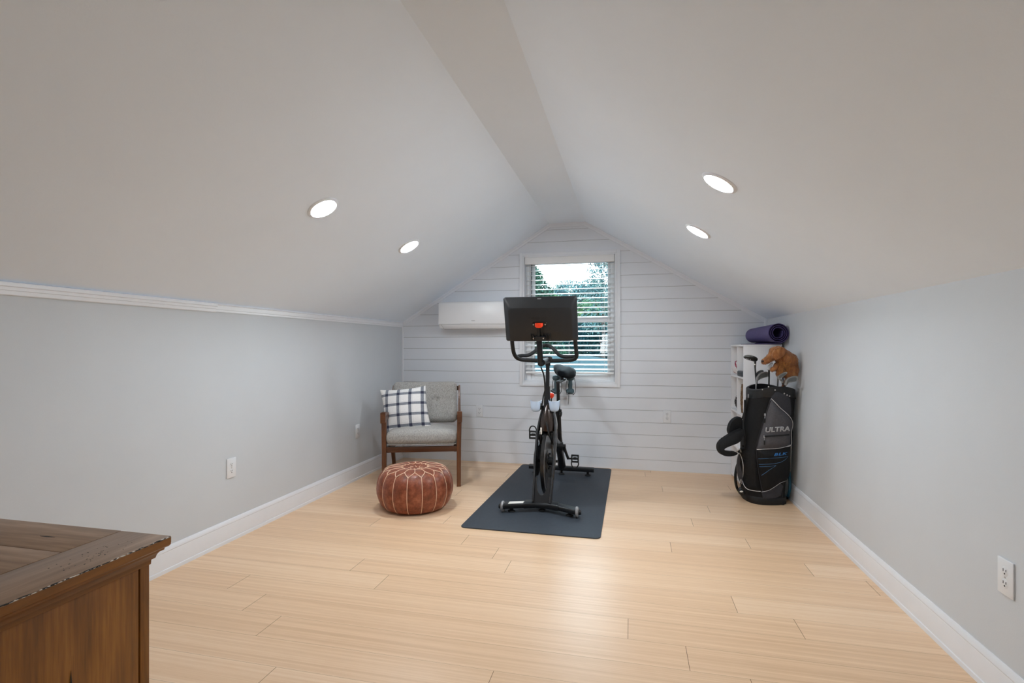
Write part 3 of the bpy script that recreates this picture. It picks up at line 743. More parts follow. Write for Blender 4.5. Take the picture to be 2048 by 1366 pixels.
# resistance knob
kc = at(1103.2, 791, 3.90)
b = B(); b.lathe([(.0001, .021), (.010, .020), (.0175, .014), (.0195, .004), (.0185, -.006), (.013, -.015), (.008, -.021)], 12, kc); objw('resistance_knob', b, M['red'], bike, label='red resistance knob', ang=30)
b = B(); b.tube([kc + Vector((-.001, 0, -.015)), kc + Vector((-.004, -.005, -.06)), kc + Vector((-.012, -.02, -.17))], [.005, .006, .012], 10); b.box(kc + Vector((0, -.0, -.06)), (.026, .03, .016), bev=.005); objw('knob_stem', b, M['mattblk'], bike)
# bottle holders
for cx, px in ((-1, 1072), (1, 1108.5)):
    c = at(px, 812, 3.765); b = B(); n = 18; inner = []; secs = []
    for z, r in ((.044, .043), (.03, .042), (.005, .040), (-.018, .037), (-.032, .031), (-.040, .022), (-.042, .010)):
        zz = z
        sec_o = []
        for k in range(n + 1):
            a = math.radians(180 + 180 * k / n) - cx * .12
            dip = (.008 * math.sin(math.pi * k / n) if z > .04 else 0)
            sec_o.append((c.x + r * math.cos(a), c.y + r * .8 * math.sin(a), c.z + zz - dip))
        sec_i = [(c.x + (p[0] - c.x) * .93, c.y + (p[1] - c.y) * .93 + .0005, p[2] + (.0 if z > -.03 else .002)) for p in sec_o]
        secs.append(sec_o + list(reversed(sec_i)))
    b.loft(secs); hld = objw('bottle_holder', b, M['bluecup'], bike, label='pale blue bottle holder')
    b = B(); x1 = X0 + cx * .022
    b.tube([(x1 - cx * .01, 3.80, c.z - .005), (c.x - cx * .036, c.y, c.z - .002)], .008, 10); b.box((c.x - cx * .036, c.y, c.z), (.010, .03, .05), bev=.003); objw('bracket', b, M['mattblk'], hld)
# drive cover, crank, pedals
CR = Vector((X0, 4.15, G + .335))
b = B(); prof2 = []
for k in range(17): a = PI / 2 + PI * k / 16 - .0; prof2.append((3.825 + .112 * math.cos(a), G + .285 + .112 * math.sin(a)))
for k in range(13): a = -PI / 2 + PI * k / 12; prof2.append((CR.y + .085 * math.cos(a), CR.z + .085 * math.sin(a)))
b.prism([(X0 - .095, y, z) for y, z in prof2], (.019, 0, 0), bev=.006, seg=3); objw('drive_cover', b, M['covergrey'], bike, ang=50)
b = B(); b.cyl(CR - Vector((.104, 0, 0)), CR + Vector((.068, 0, 0)), .022, n=18); b.cyl(CR + Vector((.045, 0, 0)), CR + Vector((.066, 0, 0)), .034, n=24); objw('bottom_bracket', b, M['mattblk'], bike)
def pedal(s, end, parent):
    c = end + Vector((s * (.058 if s > 0 else .044), 0, 0)); b = B()
    b.cyl(end, c + Vector((s * .03, 0, 0)), .0075, n=10)
    for z in (-.022, .030): b.box(c + Vector((0, -.012, z)), (.062, .014, .014), bev=.004)
    for x in (-.026, .026): b.box(c + Vector((x, -.010, .004)), (.011, .016, .064), bev=.004)
    b.box(c + Vector((0, -.006, .004)), (.03, .02, .02), bev=.004)
    d = -1 if s > 0 else 1
    b.tube(bez([c + Vector((-.027, -.012, .02 * d + .004)), c + Vector((-.028, -.014, .045 * d)), c + Vector((-.016, -.016, .068 * d)), c + Vector((.0, -.017, .073 * d)), c + Vector((.016, -.016, .068 * d)), c + Vector((.028, -.014, .045 * d)), c + Vector((.027, -.012, .02 * d + .004))], 4), .0048, 8)
    objw('pedal', b, M['mattblk'], parent)
for s, dy, dz in ((1, .125, -.122), (-1, -.125, .105)):
    st = CR + Vector((s * (.072 if s > 0 else .106), 0, 0)); en = st + Vector((s * (.022 if s > 0 else .004), dy, dz)); b = B()
    b.tube([st - Vector((s * .008, 0, 0)), st + (en - st) * .12, st + (en - st) * .5, en], [.017, .0165, .0125, .012], 12, sx=1, sy=.75); b.cyl(st - Vector((s * .014, 0, 0)), st + Vector((s * .016, 0, 0)), .019, n=16)
    ca = objw('crank_arm', b, M['mattblk'], bike); pedal(s, en, ca)
# weight holder behind the saddle with two hand weights
def dumb_pos(px): return at(px, 770, 4.80)
DR, DL = dumb_pos(1140.5), dumb_pos(1112.5)
b = B(); b.tube([(X0 - .004, 4.80, G + .850), (X0 - .004, 4.845, G + .862)], .010, 8); b.tube(bez([(DL.x, 4.85, G + .852), (X0 - .05, 4.85, G + .866), (X0, 4.85, G + .868), (X0 + .05, 4.85, G + .866), (DR.x, 4.85, G + .852)], 5), .006, 8)
for D in (DL, DR):
    zb = .704
    for dx in (-.018, .018):
        e_ = math.copysign(1, dx)
        b.tube(bez([(D.x + e_ * .030, 4.852, G + .853), (D.x + e_ * .043, 4.850, G + .79), (D.x + e_ * .043, 4.838, G + zb + .02), (D.x + e_ * .032, 4.81, G + zb - .006), (D.x + e_ * .026, 4.792, G + zb - .012)], 5), .0028, 7)
    b.tube([(D.x - .034, 4.808, G + zb - .0035), (D.x + .034, 4.808, G + zb - .0035)], .003, 7)
objw('weight_holder', b, M['mattblk'], bike)
b = B(); b.tube(bez([(X0 + .03, 4.70, G + .85), (X0 + .055, 4.66, G + .74), (X0 + .050, 4.64, G + .62)], 5), .0022, 6); objw('strap', b, M['rubber'], bike)
def dumbbell(D, label):
    t = tag(empty('dumbbell', (D.x, 4.80, G + .7045)), label, 'dumbbell', 'pair of hand weights behind the saddle')
    b = B(); b.lathe([(.020, .040), (.0185, .06), (.0205, .085), (.0185, .11), (.020, .13)], 18); obj('handle', b, M['dumb'], t)
    for z0 in (0, .122):
        b = B(); b.lathe([(.018, 0), (.030, .004), (.037, .015), (.037, .032), (.030, .043), (.016, .048)], 8 if 0 else 24, (0, 0, z0)); obj('weight_head', b, M['dumb'], t)
dumbbell(DR, 'slate blue hand weight hanging at the right rear of the bike saddle, fully in view')
dumbbell(DL, 'slate blue hand weight half hidden behind the seat post of the bike')

# ------------------------------------------------------------------ pouf
PC = Vector((-1.512, 3.452, .0)); PR = .268
pf = tag(empty('leather_pouf', PC), 'round brown leather pouf with cream stitching in front of the armchair', 'pouf')
prof = [(.0001, .000), (.15, .0), (.195, .004), (.225, .022), (.250, .060), (.2655, .115), (.268, .155), (.264, .20), (.254, .240), (.238, .270), (.215, .291), (.185, .303), (.15, .310), (.11, .310), (.07, .304), (.035, .297), (.0001, .294)]
prof = [(r, z * .935) for r, z in prof]
def pr_at(t):
    t = max(0, min(len(prof) - 1.001, t)); i = int(t); f = t - i; return (prof[i][0] * (1 - f) + prof[i + 1][0] * f, prof[i][1] * (1 - f) + prof[i + 1][1] * f)
NP = 16; A0 = math.radians(-101)
def puff(a, t):
    """panels swell between seams on the side"""
    s_ = abs(math.sin((a - A0) * NP / 2)); w = max(0, min(1, (t - 2) / 2)) * max(0, min(1, (11 - t) / 2.5)); return .010 * w * (s_ ** .6) - .006 * w
def surf(a, t, off=0):
    r, z = pr_at(t); rr_ = r + puff(a, t) + off * (1 if t < 11 else 0)
    return Vector((rr_ * math.cos(a), rr_ * math.sin(a), z + (off if t >= 9.5 else 0)))
b = B(); rings = []
nA = NP * 10; ts = [0, .5, 1, 1.5, 2, 2.5, 3, 3.5, 4, 4.5, 5, 5.5, 6, 6.5, 7, 7.5, 8, 8.5, 9, 9.5, 10, 10.5, 11, 11.5, 12, 12.5, 13, 14, 15, 16]
for t in ts: rings.append([b.bm.verts.new(surf(A0 + 2 * PI * k / nA, t)) for k in range(nA)])
for r0, r1 in zip(rings, rings[1:]): b.bridge(r0, r1)
obj('cover', b, M['leather'], pf, ang=70)
def rt(r):     # profile parameter on the top for a radius
    for i in range(9, len(prof) - 1):
        if prof[i + 1][0] <= r <= prof[i][0]: return i + (prof[i][0] - r) / (prof[i][0] - prof[i + 1][0] + 1e-9)
    return 15
b = B(); SR = .0026
for k in range(NP):
    a = A0 + 2 * PI * k / NP; h = PI / NP; t_f = rt(.228)
    b.tube([surf(a, 2.2 + (t_f - 2.2) * i / 22, .001) for i in range(23)], SR, 6)
    for s in (-1, 1):      # fork into a zig-zag round the shoulder
        b.tube([surf(a + s * h * i / 6, t_f + (rt(.178) - t_f) * i / 6, .001) for i in range(7)], SR, 6)
    a2 = a + h
    b.tube([surf(a2, rt(.178) + (rt(.105) - rt(.178)) * i / 6, .001) for i in range(7)], SR, 6)
    for s in (-1, 1): b.tube([surf(a2 + s * h * i / 5, rt(.105) + (rt(.085) - rt(.105)) * i / 5, .001) for i in range(6)], SR * .9, 6)
obj('stitching', b, M['leatherthread'], pf)
b = B()
for k in range(8):
    a = A0 + .3 + 2 * PI * k / 8; b.tube([surf(a, rt(.03), .001), surf(a + .3, rt(.05), .001)], SR * .8, 6)
obj('center_stitch', b, M['leatherthread'], pf)

# ------------------------------------------------------------------ armchair
CA = math.radians(18.5)
chair = tag(empty('armchair', (-1.668, 3.939, 0), CA), 'grey tweed armchair with dark walnut frame in the back left corner', 'armchair')
HX = .302
def bar(pts, sizes):
    """pts centreline in (x,y,z); rectangular section w (x) by h (in the y-z plane)"""
    b = B(); P = [Vector(p) for p in pts]; secs = []
    for i, p in enumerate(P):
        t = (P[min(i + 1, len(P) - 1)] - P[max(i - 1, 0)]).normalized(); n = Vector((0, -t.z, t.y))
        if n.length < 1e-4: n = Vector((0, 0, 1))
        n.normalize(); w, h = sizes[i]
        secs.append([p + Vector((a, 0, 0)) + n * c for a, c in rrect(w, h, min(w, h) * .18, 2)])
    b.loft(secs); return b
for s in (-1, 1):
    obj('leg', bar([(s * HX, .006, 0), (s * HX, .012, .3), (s * (HX + .004), .028, .545)], [(.034, .045), (.036, .056), (.038, .058)]), M['walnutz'], chair)
    obj('leg', bar([(s * (HX - .002), .64, 0), (s * (HX - .004), .52, .18), (s * (HX - .010), .38, .335)], [(.030, .036), (.032, .046), (.032, .052)]), M['walnutz'], chair)
    obj('armrest', bar([(s * (HX + .006), -.030, .572), (s * (HX + .006), .06, .575), (s * (HX + .004), .28, .560), (s * (HX), .52, .535)], [(.040, .090), (.042, .074), (.040, .040), (.034, .030)]), M['walnutx'], chair)
    obj('back_upright', bar([(s * HX, .36, .30), (s * HX, .48, .535), (s * (HX), .59, .785)], [(.028, .042), (.026, .036), (.016, .020)]), M['walnutz'], chair)
    obj('side_rail', bar([(s * (HX - .03), .02, .306), (s * (HX - .03), .46, .288)], [(.026, .05), (.026, .05)]), M['walnutx'], chair)
b = B(); b.box2((-HX, -.006, .287), (HX, .022, .331), bev=.004); obj('front_rail', b, M['walnutx'], chair)
b = B(); b.box2((-HX, .455, .285), (HX, .48, .325), bev=.004); obj('rear_rail', b, M['walnutx'], chair)
b = B()
for z, y in ((.50, .492), (.76, .604)): b.box((0, y, z), (2 * HX, .022, .04), bev=.004)
obj('back_rail', b, M['walnutx'], chair)
def cushion(b, w, d, h, mw, n=14, r=.05, crown=.02, tuft=None):
    """rounded box with crowned faces; mw places it. local x width, y depth, z height"""
    v = {}
    def sq(t, L, r):   # even spacing with tight corners
        return t
    N = n
    def pt(u, v_, w_):
        x, y, z = u * w / 2, v_ * d / 2, w_ * h / 2
        cx = max(-w / 2 + r, min(w / 2 - r, x)); cy = max(-d / 2 + r, min(d / 2 - r, y)); rz = min(r, h / 2 * .98); cz = max(-h / 2 + rz, min(h / 2 - rz, z))
        dv = Vector((x - cx, y - cy, (z - cz) * r / rz))
        if dv.length > 1e-9: dv = dv.normalized() * r; dv.z *= rz / r
        p = Vector((cx, cy, cz)) + (dv if dv.length > 1e-9 else Vector())
        cr = crown * (1 - (x / (w / 2)) ** 2) * (1 - (y / (d / 2)) ** 2)
        p.z += cr * (1 if w_ > 0 else -.3) * abs(w_)
        if tuft and w_ > 0: p.z -= sum(dep * math.exp(-((x - tx) ** 2 + (y - ty) ** 2) / (rad * rad)) for tx, ty, dep, rad in tuft) + .004 * math.exp(-((y - tuft[0][1]) / .012) ** 2)
        return mw @ p
    lin_ = [-1 + 2 * i / N for i in range(N + 1)]
    grids = []
    for f in range(6):
        g = []
        for a in lin_:
            for c in lin_:
                u = {0: (a, c, 1), 1: (a, c, -1), 2: (a, 1, c), 3: (a, -1, c), 4: (1, a, c), 5: (-1, a, c)}[f]; g.append(b.bm.verts.new(pt(*u)))
        for i in range(N):
            for j in range(N):
                q = [g[i * (N + 1) + j], g[i * (N + 1) + j + 1], g[(i + 1) * (N + 1) + j + 1], g[(i + 1) * (N + 1) + j]]; fc = b.bm.faces.new(q); fc.material_index = b.mi
    bmesh.ops.remove_doubles(b.bm, verts=b.bm.verts, dist=1e-5); return b
b = B(); cushion(b, .578, .53, .118, Matrix.Translation((0, .232, .389)) @ Matrix.Rotation(math.radians(-4), 4, 'X'), 22, .05, .034); sc_ = obj('seat_cushion', b, M['tweed'], chair, ang=80)
b = B(); loop = []
for x, y, a0 in ((.255, .46, 0), (-.255, .46, 90), (-.255, .002, 180), (.255, .002, 270)):
    for k in range(5):
        a = math.radians(a0 + 22.5 * k); loop.append((x + .022 * math.cos(a), y + .022 * math.sin(a), 0.3375 - (y - .23) * .066))
b.tube(loop, .004, 6, closed=True); obj('piping', b, M['tweed'], sc_)
BT = Matrix.Translation((-.010, .510, .640)) @ Matrix.Rotation(math.radians(90 - 17), 4, 'X')
b = B(); cushion(b, .580, .375, .105, BT, 40, .042, .014, tuft=[(.108, .012, .016, .022), (-.108, .012, .016, .022)]); bc_ = obj('back_cushion', b, M['tweed'], chair, ang=80)
for tx in (.108, -.108):
    b = B(); b.ell(BT @ Vector((tx, .012, .0490)), (.008, .005, .008), u=12, v=8); obj('button', b, M['tweed'], bc_)

# throw pillow leaning in the left of the seat
pil = B(); N = 40; wv, hv = .398, .392
for sgn in (1, -1):
    g = []
    for i in range(N + 1):
        for j in range(N + 1):
            u, v = -1 + 2 * i / N, -1 + 2 * j / N
            px_ = u * wv / 2 * (1 - .075 * (1 - u * u * 0) * (1 - v * v) * (abs(u) ** 3)); pz_ = v * hv / 2 * (1 - .075 * (1 - u * u) * (abs(v) ** 3))
            th = .068 * (max(0, 1 - abs(u) ** 2.4) ** .62) * (max(0, 1 - abs(v) ** 2.4) ** .62)
            th += .004 * noise.noise(Vector((u * 2.3, v * 2.3, sgn * 1.7))) * (1 - abs(u) ** 4) * (1 - abs(v) ** 4)
            g.append(pil.bm.verts.new((px_ - .105 * pz_, -sgn * th, pz_)))
    for i in range(N):
        for j in range(N): pil.bm.faces.new((g[i * (N + 1) + j], g[(i + 1) * (N + 1) + j], g[(i + 1) * (N + 1) + j + 1], g[i * (N + 1) + j + 1]))
o = obj('throw_pillow', pil, M['plaid'], None, ang=80)
pc = at(811.5, 820, 4.075); o.location = pc
o.rotation_euler = (Matrix.Rotation(math.radians(11), 3, 'Z') @ Matrix.Rotation(math.radians(-16), 3, 'X') @ Matrix.Rotation(math.radians(-5.5), 3, 'Y')).to_euler()
tag(o, 'white and navy plaid throw pillow leaning on the grey armchair', 'pillow')

# ------------------------------------------------------------------ cube bookcase in the back right corner
SX0, SX1, SY0, SY1, SZ = .870, 1.150, 4.396, 4.925, 1.166
shelf = tag(empty('bookcase', (SX0, SY0, 0)), 'white cube bookcase standing sideways in the back right corner', 'bookcase')
levels = [.0, .268, .568, .868, SZ]
ym = 4.656
b = B(); b.box2((SX0, SY0, 0), (SX1, SY0 + .016, SZ - .016), bev=.001); objw('side_panel', b, M['shelfw'], shelf)
b = B(); b.box2((SX0, SY1 - .016, 0), (SX1, SY1, SZ - .016), bev=.001); objw('side_panel', b, M['shelfw'], shelf)
b = B(); b.box2((SX0 - .002, SY0 - .002, SZ - .016), (SX1, SY1, SZ), bev=.001); objw('top_board', b, M['shelfw'], shelf)
b = B(); b.box2((SX1 - .006, SY0 + .016, .0), (SX1, SY1 - .016, SZ - .016)); objw('back_panel', b, M['shelfw'], shelf, smooth=False)
b = B(); b.box2((SX0, ym - .008, .05), (SX1 - .006, ym + .008, SZ - .016), bev=.001); objw('divider', b, M['shelfw'], shelf)
for z in levels[:-1]:
    for y0, y1 in ((SY0 + .016, ym - .008), (ym + .008, SY1 - .016)):
        b = B(); b.box2((SX0, y0, z + .02), (SX1 - .006, y1, z + .036), bev=.001); objw('shelf', b, M['shelfw'], shelf)
sh = [z + .0372 for z in levels]
# things on the shelves
br = .064; bc = Vector((SX0 + .048, 4.790, sh[3] + br))
b = B(); b.ell((0, 0, 0), (br, br, br), u=48, v=32)
b.bm.faces.ensure_lookup_table()
for f in b.bm.faces:
    c = f.calc_center_median(); p = c / br
    w = p.z * .8 - p.y * .45 + .25 * math.sin(3 * math.atan2(p.y, p.x) + .6)
    f.material_index = 1 if (.42 < w < .66 or -.75 < w < -.62) else 0
o = obj('sports_ball', b, [M['ballwhite'], M['ballred']]); o.location = bc
tag(o, 'white ball with crimson panels on the upper shelf of the white bookcase', 'ball')
b = B(); cs = empty('small_case', (SX0 + .01, 4.435, sh[3])); tag(cs, 'flat dark slate case lying on the upper shelf in front of the ball', 'case')
b.box((.05, .104, .0215), (.125, .205, .043), bev=.010, seg=3); obj('body', b, M['darkteal'], cs)
b = B(); b.tube([(-.0125, .03, .024), (-.013, .104, .024), (-.0125, .18, .024)], .003, 6); obj('zipper', b, M['mattblk'], cs)
# tall woven basket
b = B(); random.seed(3); rings = []
nA, nz = 96, 60; bx, by = SX0 + .104, 4.537
for i in range(nz + 1):
    t = i / nz; z = t * .235; ring = []
    for k in range(nA):
        a = 2 * PI * k / nA; row = math.sin(i * PI / 1.5 + (PI if int(k / 3) % 2 else 0))
        r = .088 + .008 * math.sin(PI * t) + .0045 * row + .003 * noise.noise(Vector((a * 6, z * 60, 1)))
        ring.append(b.bm.verts.new((r * math.cos(a), r * math.sin(a), z)))
    rings.append(ring)
for r0, r1 in zip(rings, rings[1:]): b.bridge(r0, r1)
b.cap(rings[0], True)
inner = [[b.bm.verts.new((v.co.x * .9, v.co.y * .9, z)) for v in rings[-1]] for z in (.233, .02)]
b.bridge(rings[-1], inner[0]); b.bridge(inner[0], inner[1]); b.cap(inner[1], True)
o = obj('woven_basket', b, M['wicker'], ang=80); o.location = (bx, by, sh[2]); tag(o, 'tall brown woven basket in the middle row of the bookcase, front column', 'basket')
# dark scaly cone
b = B(); b.lathe([(.02, 0), (.045, .01), (.055, .05), (.045, .10), (.022, .145), (.0001, .16)], 16)
for i in range(15):
    z = .008 + i * .0098; r = .057 * math.sin(PI * min(.97, .18 + .80 * i / 15)) ** .8
    for k in range(11):
        a = 2 * PI * (k + .5 * (i % 2)) / 11; d = Vector((math.cos(a), math.sin(a), .55)).normalized(); tq = d.to_track_quat('Z', 'Y')
        b.ell(Vector((r * math.cos(a), r * math.sin(a), z)), (.011, .004, .014), tq.to_euler(), 6, 4)
o = obj('pine_cone', b, M['cone'], ang=60); o.location = (SX0 + .062, 4.735, sh[2]); tag(o, 'dark scaly cone ornament in the middle row of the bookcase, rear column', 'ornament')

# ------------------------------------------------------------------ rolled yoga mat lying across the top of the bookcase
f0 = Vector((1.090, 4.268, SZ + .080 + .006)); f1 = Vector((1.040, 4.868, SZ + .071 + .006))
ym_ = tag(empty('yoga_mat', (1.06, 4.40, SZ)), 'purple rolled yoga mat lying on top of the white bookcase', 'yoga mat')
ax = (f1 - f0).normalized(); e1 = Vector((0, 0, 1)); e1 = (e1 - ax * e1.dot(ax)).normalized(); e2 = ax.cross(e1)
def spiral(c, sc_, off=0):
    o = []; turns = 3.3; n = 150; r0, r1 = .034, .078
    for i in range(n + 1):
        t = i / n; a = -PI / 2 - .2 - 2 * PI * turns * (1 - t); r = (r0 + (r1 - r0) * t) * sc_
        o.append((a, r))
    return o
def mat_section(c, sc_):
    o = spiral(c, sc_); th = .0062 * sc_; out = []; inn = []
    for a, r in o:
        d = e1 * math.sin(a) + e2 * -math.cos(a)
        out.append(c + d * (r + th / 2)); inn.append(c + d * (r - th / 2))
    return out + list(reversed(inn))
b = B(); S0 = mat_section(f0, .98); S1 = mat_section(f1, .86)
n = len(S0); r0 = [b.bm.verts.new(p) for p in S0]; r1 = [b.bm.verts.new(p) for p in S1]
for i in range(n - 1): b.bm.faces.new((r0[i], r0[i + 1], r1[i + 1], r1[i]))
b.mi = 1
h = n // 2
for R_ in (r0, r1):
    for i in range(h - 1): b._tag([b.bm.faces.new((R_[i], R_[i + 1], R_[n - 2 - i], R_[n - 1 - i]))])
objw('roll', b, [M['purple'], M['purpledk']], ym_, ang=60)
b = B(); b.prism([(SX0 + .060, SY0 + .008, SZ + .0005), (1.135, SY0 - .01, SZ + .0005), (1.10, SY1 - .03, SZ + .0005), (SX0 + .075, SY1 - .03, SZ + .0005)], (0, 0, .006), bev=.002); objw('loose_end', b, M['purpledk'], ym_)

# ------------------------------------------------------------------ golf bag
D0 = 3.862; PX0 = 1526.0; X00 = (PX0 - 1024) / FPX * D0
gloc = FV * D0 + RV * X00
bag = tag(empty('golf_bag', (gloc.x, gloc.y, 0), TH), 'black and grey golf bag leaning in the corner by the right wall', 'golf bag')
def bl(px, py, d): return Vector(((px - 1024) / FPX * d - X00, d - D0, HC - (py - YH) / FPX * d))
#        z    left  right  half-depth  centre y
SECS = [(.000, 1491, 1561, .128, .0), (.020, 1489, 1564, .134, .0), (.10, 1486, 1563, .130, -.005), (.17, 1485, 1566, .132, -.01), (.29, 1484, 1571, .136, -.025),
        (.40, 1488, 1577, .142, -.04), (.52, 1491, 1578, .142, -.05), (.63, 1494, 1579, .142, -.06), (.74, 1497, 1581, .145, -.07), (.80, 1499, 1582, .150, -.075), (.862, 1500, 1580, .150, -.08)]
def sec_at(z):
    z = max(0, min(.8619, z))
    for a, c in zip(SECS, SECS[1:]):
        if a[0] <= z <= c[0]:
            t = (z - a[0]) / (c[0] - a[0]); l, r, ry, cy = (a[i] + (c[i] - a[i]) * t for i in (1, 2, 3, 4)); break
    d = D0 + cy; xl, xr = (l - 1024) / FPX * d - X00, (r - 1024) / FPX * d - X00
    return (xl + xr) / 2, (xr - xl) / 2, cy, ry
EXP = 2.6
def ysurf(x, z):
    cx, rx, cy, ry = sec_at(z); u = min(1, abs(x - cx) / rx); return cy - ry * (1 - u ** EXP) ** (1 / EXP)
def onbag(px, py):
    d = D0 - .1
    for _ in range(6):
        p = bl(px, py, d); d = D0 + ysurf(p.x, p.z)
    return bl(px, py, d)
b = B(); secs = []
NS = 48
def bag_ring(z, s=1.0):
    cx, rx, cy, ry = sec_at(z); o = []
    for k in range(NS):
        a = 2 * PI * k / NS; c, s_ = math.cos(a), math.sin(a)
        o.append((cx + s * rx * math.copysign(abs(c) ** (2 / EXP), c), cy + s * ry * math.copysign(abs(s_) ** (2 / EXP), s_), z))
    return o
zl = [0, .008, .02, .05, .10, .17, .23, .29, .35, .40, .46, .52, .58, .63, .69, .74, .78, .795]
b.loft([bag_ring(z, 1.0 if z else .97) for z in zl]); obj('body', b, M['bagblk'], bag, ang=60)
b = B(); ro = [bag_ring(.79, 1.012), bag_ring(.80, 1.02), bag_ring(.835, 1.03), bag_ring(.860, 1.03), bag_ring(.8615, 1.0), bag_ring(.8610, .90), bag_ring(.80, .88)]
def droop(r):
    cx, rx, cy, ry = sec_at(.84); return [(x, y, z - .034 * ((x - cx) / rx) ** 2 + .006) for x, y, z in r]
ro = [ro[0]] + [droop(r) for r in ro[1:]]
b.loft(ro, caps=False); b.poly([(x, y, .79) for x, y, z in bag_ring(.79, .9)]); obj('top_cuff', b, M['mattblk'], bag, ang=50)
b = B(); b.loft([bag_ring(.0, 1.04), bag_ring(.012, 1.055), bag_ring(.045, 1.05), bag_ring(.055, 1.0)]); obj('base_boot', b, M['rubber'], bag, ang=50)
def seg_d(p, a, c):
    ab = c - a; t = max(0, min(1, (p - a).dot(ab) / (ab.length_squared + 1e-12))); return (p - a - ab * t).length
def panel(name, pxs, m, base=.004, bulge=.0, fall=.04, step=.011, parent=bag, label=None, soft=True):
    P = [Vector((q.x, q.z)) for q in (onbag(*p) for p in pxs)]
    dense = []
    for a, c in zip(P, P[1:] + P[:1]):
        n = max(1, int((c - a).length / step))
        for i in range(n): dense.append(a + (c - a) * i / n)
    def inside(p):
        r = False; j = len(dense) - 1
        for i in range(len(dense)):
            a, c = dense[i], dense[j]
            if (a.y > p.y) != (c.y > p.y) and p.x < (c.x - a.x) * (p.y - a.y) / (c.y - a.y) + a.x: r = not r
            j = i
        return r
    def dist(p): return min(seg_d(p, dense[i], dense[(i + 1) % len(dense)]) for i in range(len(dense)))
    pts = list(dense); x0, x1 = min(p.x for p in P), max(p.x for p in P); y0, y1 = min(p.y for p in P), max(p.y for p in P)
    nx, ny = int((x1 - x0) / step), int((y1 - y0) / step)
    for i in range(1, nx):
        for j in range(1, ny):
            q = Vector((x0 + i * step + (.5 * step if j % 2 else 0), y0 + j * step))
            if inside(q) and dist(q) > step * .5: pts.append(q)
    nb = len(dense)
    vs, es, fs, *_ = delaunay_2d_cdt(pts, [(i, (i + 1) % nb) for i in range(nb)], [], 1, 1e-6)
    b = B(); out = []
    for p in vs:
        p = Vector(p); dd = dist(p); s_ = min(1, dd / fall); s_ = math.sin(s_ * PI / 2)
        y = ysurf(p.x, p.y) - base - bulge * s_ + .0015 * noise.noise(Vector((p.x * 30, p.y * 22, 3.1)))
        out.append(b.bm.verts.new((p.x, y, p.y)))
    for f in fs: b.bm.faces.new([out[i] for i in f])
    bmesh.ops.recalc_face_normals(b.bm, faces=b.bm.faces)
    be = [e for e in b.bm.edges if len(e.link_faces) == 1]
    r = bmesh.ops.extrude_edge_only(b.bm, edges=be)
    for v in [g for g in r['geom'] if isinstance(g, bmesh.types.BMVert)]:
        v.co.y = ysurf(v.co.x, v.co.z) + .012
    return obj(name, b, m, parent, ang=50, label=label)
def line(b, pxs, r, off, n=6, smooth=True):
    P = [onbag(*p) for p in pxs]; P = [Vector((p.x, p.y - off, p.z)) for p in P]
    if smooth: P = bez(P, n)
    else:
        Q = []
        for a, c in zip(P, P[1:]):
            for i in range(8):
                q = a + (c - a) * i / 8; q.y = ysurf(q.x, q.z) - off; Q.append(q)
        P = Q + [P[-1]]
    b.tube(P, r, 6)
main = [(1541, 797), (1549, 805), (1559, 815.5), (1570, 825), (1578, 833), (1582.5, 841), (1583.8, 850), (1581.5, 860), (1581, 869), (1580.5, 889), (1569, 893), (1555, 896), (1530, 897.5), (1512, 898.5), (1514, 886), (1519, 868), (1527, 842), (1535, 814)]
pk = panel('upper_pocket', main, M['baggrey'], .005, .022, .05, label='charcoal grey zip pocket with silver lettering')
panel('shoulder_panel', [(1550, 783), (1560, 785), (1572, 791), (1580, 797), (1582, 815), (1582, 832), (1572, 825), (1560, 815), (1549, 804), (1542, 795)], M['bagdk'], .003, .006)
low = [(1512, 899), (1530, 898.3), (1555, 897), (1569, 894), (1580.5, 890), (1580, 915), (1579.5, 935), (1578, 952), (1571, 961), (1560, 965), (1548, 973), (1536, 980), (1522, 983), (1517, 950), (1513, 920)]
pl_ = panel('lower_pocket', low, M['bagblk'], .006, .022, .05)
panel('base_panel', [(1523, 984), (1536, 981), (1548, 974), (1560, 966), (1566, 972), (1562, 990), (1550, 996), (1526, 997)], M['bagdk'], .004, .004, label='dark slate patch at the foot')
left = [(1478, 906), (1482, 915), (1485, 930), (1485, 950), (1484, 962), (1488, 972), (1495, 978), (1508, 981), (1520, 982), (1515, 955), (1511, 920), (1508, 900), (1496, 895), (1486, 897)]
panel('side_pocket', left, M['bagblk'], .006, .024, .045)
def smooth_(P): return [(a[0] * w + c[0] * (1 - w), a[1] * w + c[1] * (1 - w)) for i, a in enumerate(P) for c, w in ((P[i - 1], .75), (P[(i + 1) % len(P)], .75))]
b = B(); b.prism([bl(x, y, 3.845) for x, y in smooth_(smooth_([(1479, 906), (1475.0, 918), (1473.8, 935), (1475.5, 950), (1479.5, 963), (1485, 971), (1492, 966), (1492, 908)]))], (.008, .03, 0), bev=.004); obj('pocket_gusset', b, M['baggrey'], bag, label='grey pocket side')
b = B(); line(b, main[0:11], .0022, .012); line(b, main[9:14], .0022, .012); objw_ = obj('piping', b, M['piping'], bag, label='white piping')
b = B(); line(b, [low[4], low[5], low[6], low[7]], .0018, .012); line(b, low[8:13], .0018, .010); line(b, left[0:9], .0024, .010); obj('piping', b, M['piping'], bag, label='white piping')
b = B(); line(b, [(1541, 797), (1535, 814), (1527, 842), (1519, 868), (1514, 886), (1512, 899), (1514, 930), (1520, 965), (1525, 985), (1528, 996)], .0016, .009); obj('seam', b, M['bagdk'], bag)
b = B(); line(b, [(1540, 801), (1533, 822), (1524.5, 848), (1517, 872), (1511.5, 893)], .0052, .004); obj('zipper', b, M['rubber'], bag)
b = B(); line(b, [(1525, 871), (1545, 870), (1562, 869), (1574, 868)], .0048, .0295); obj('zipper', b, M['rubber'], bag)
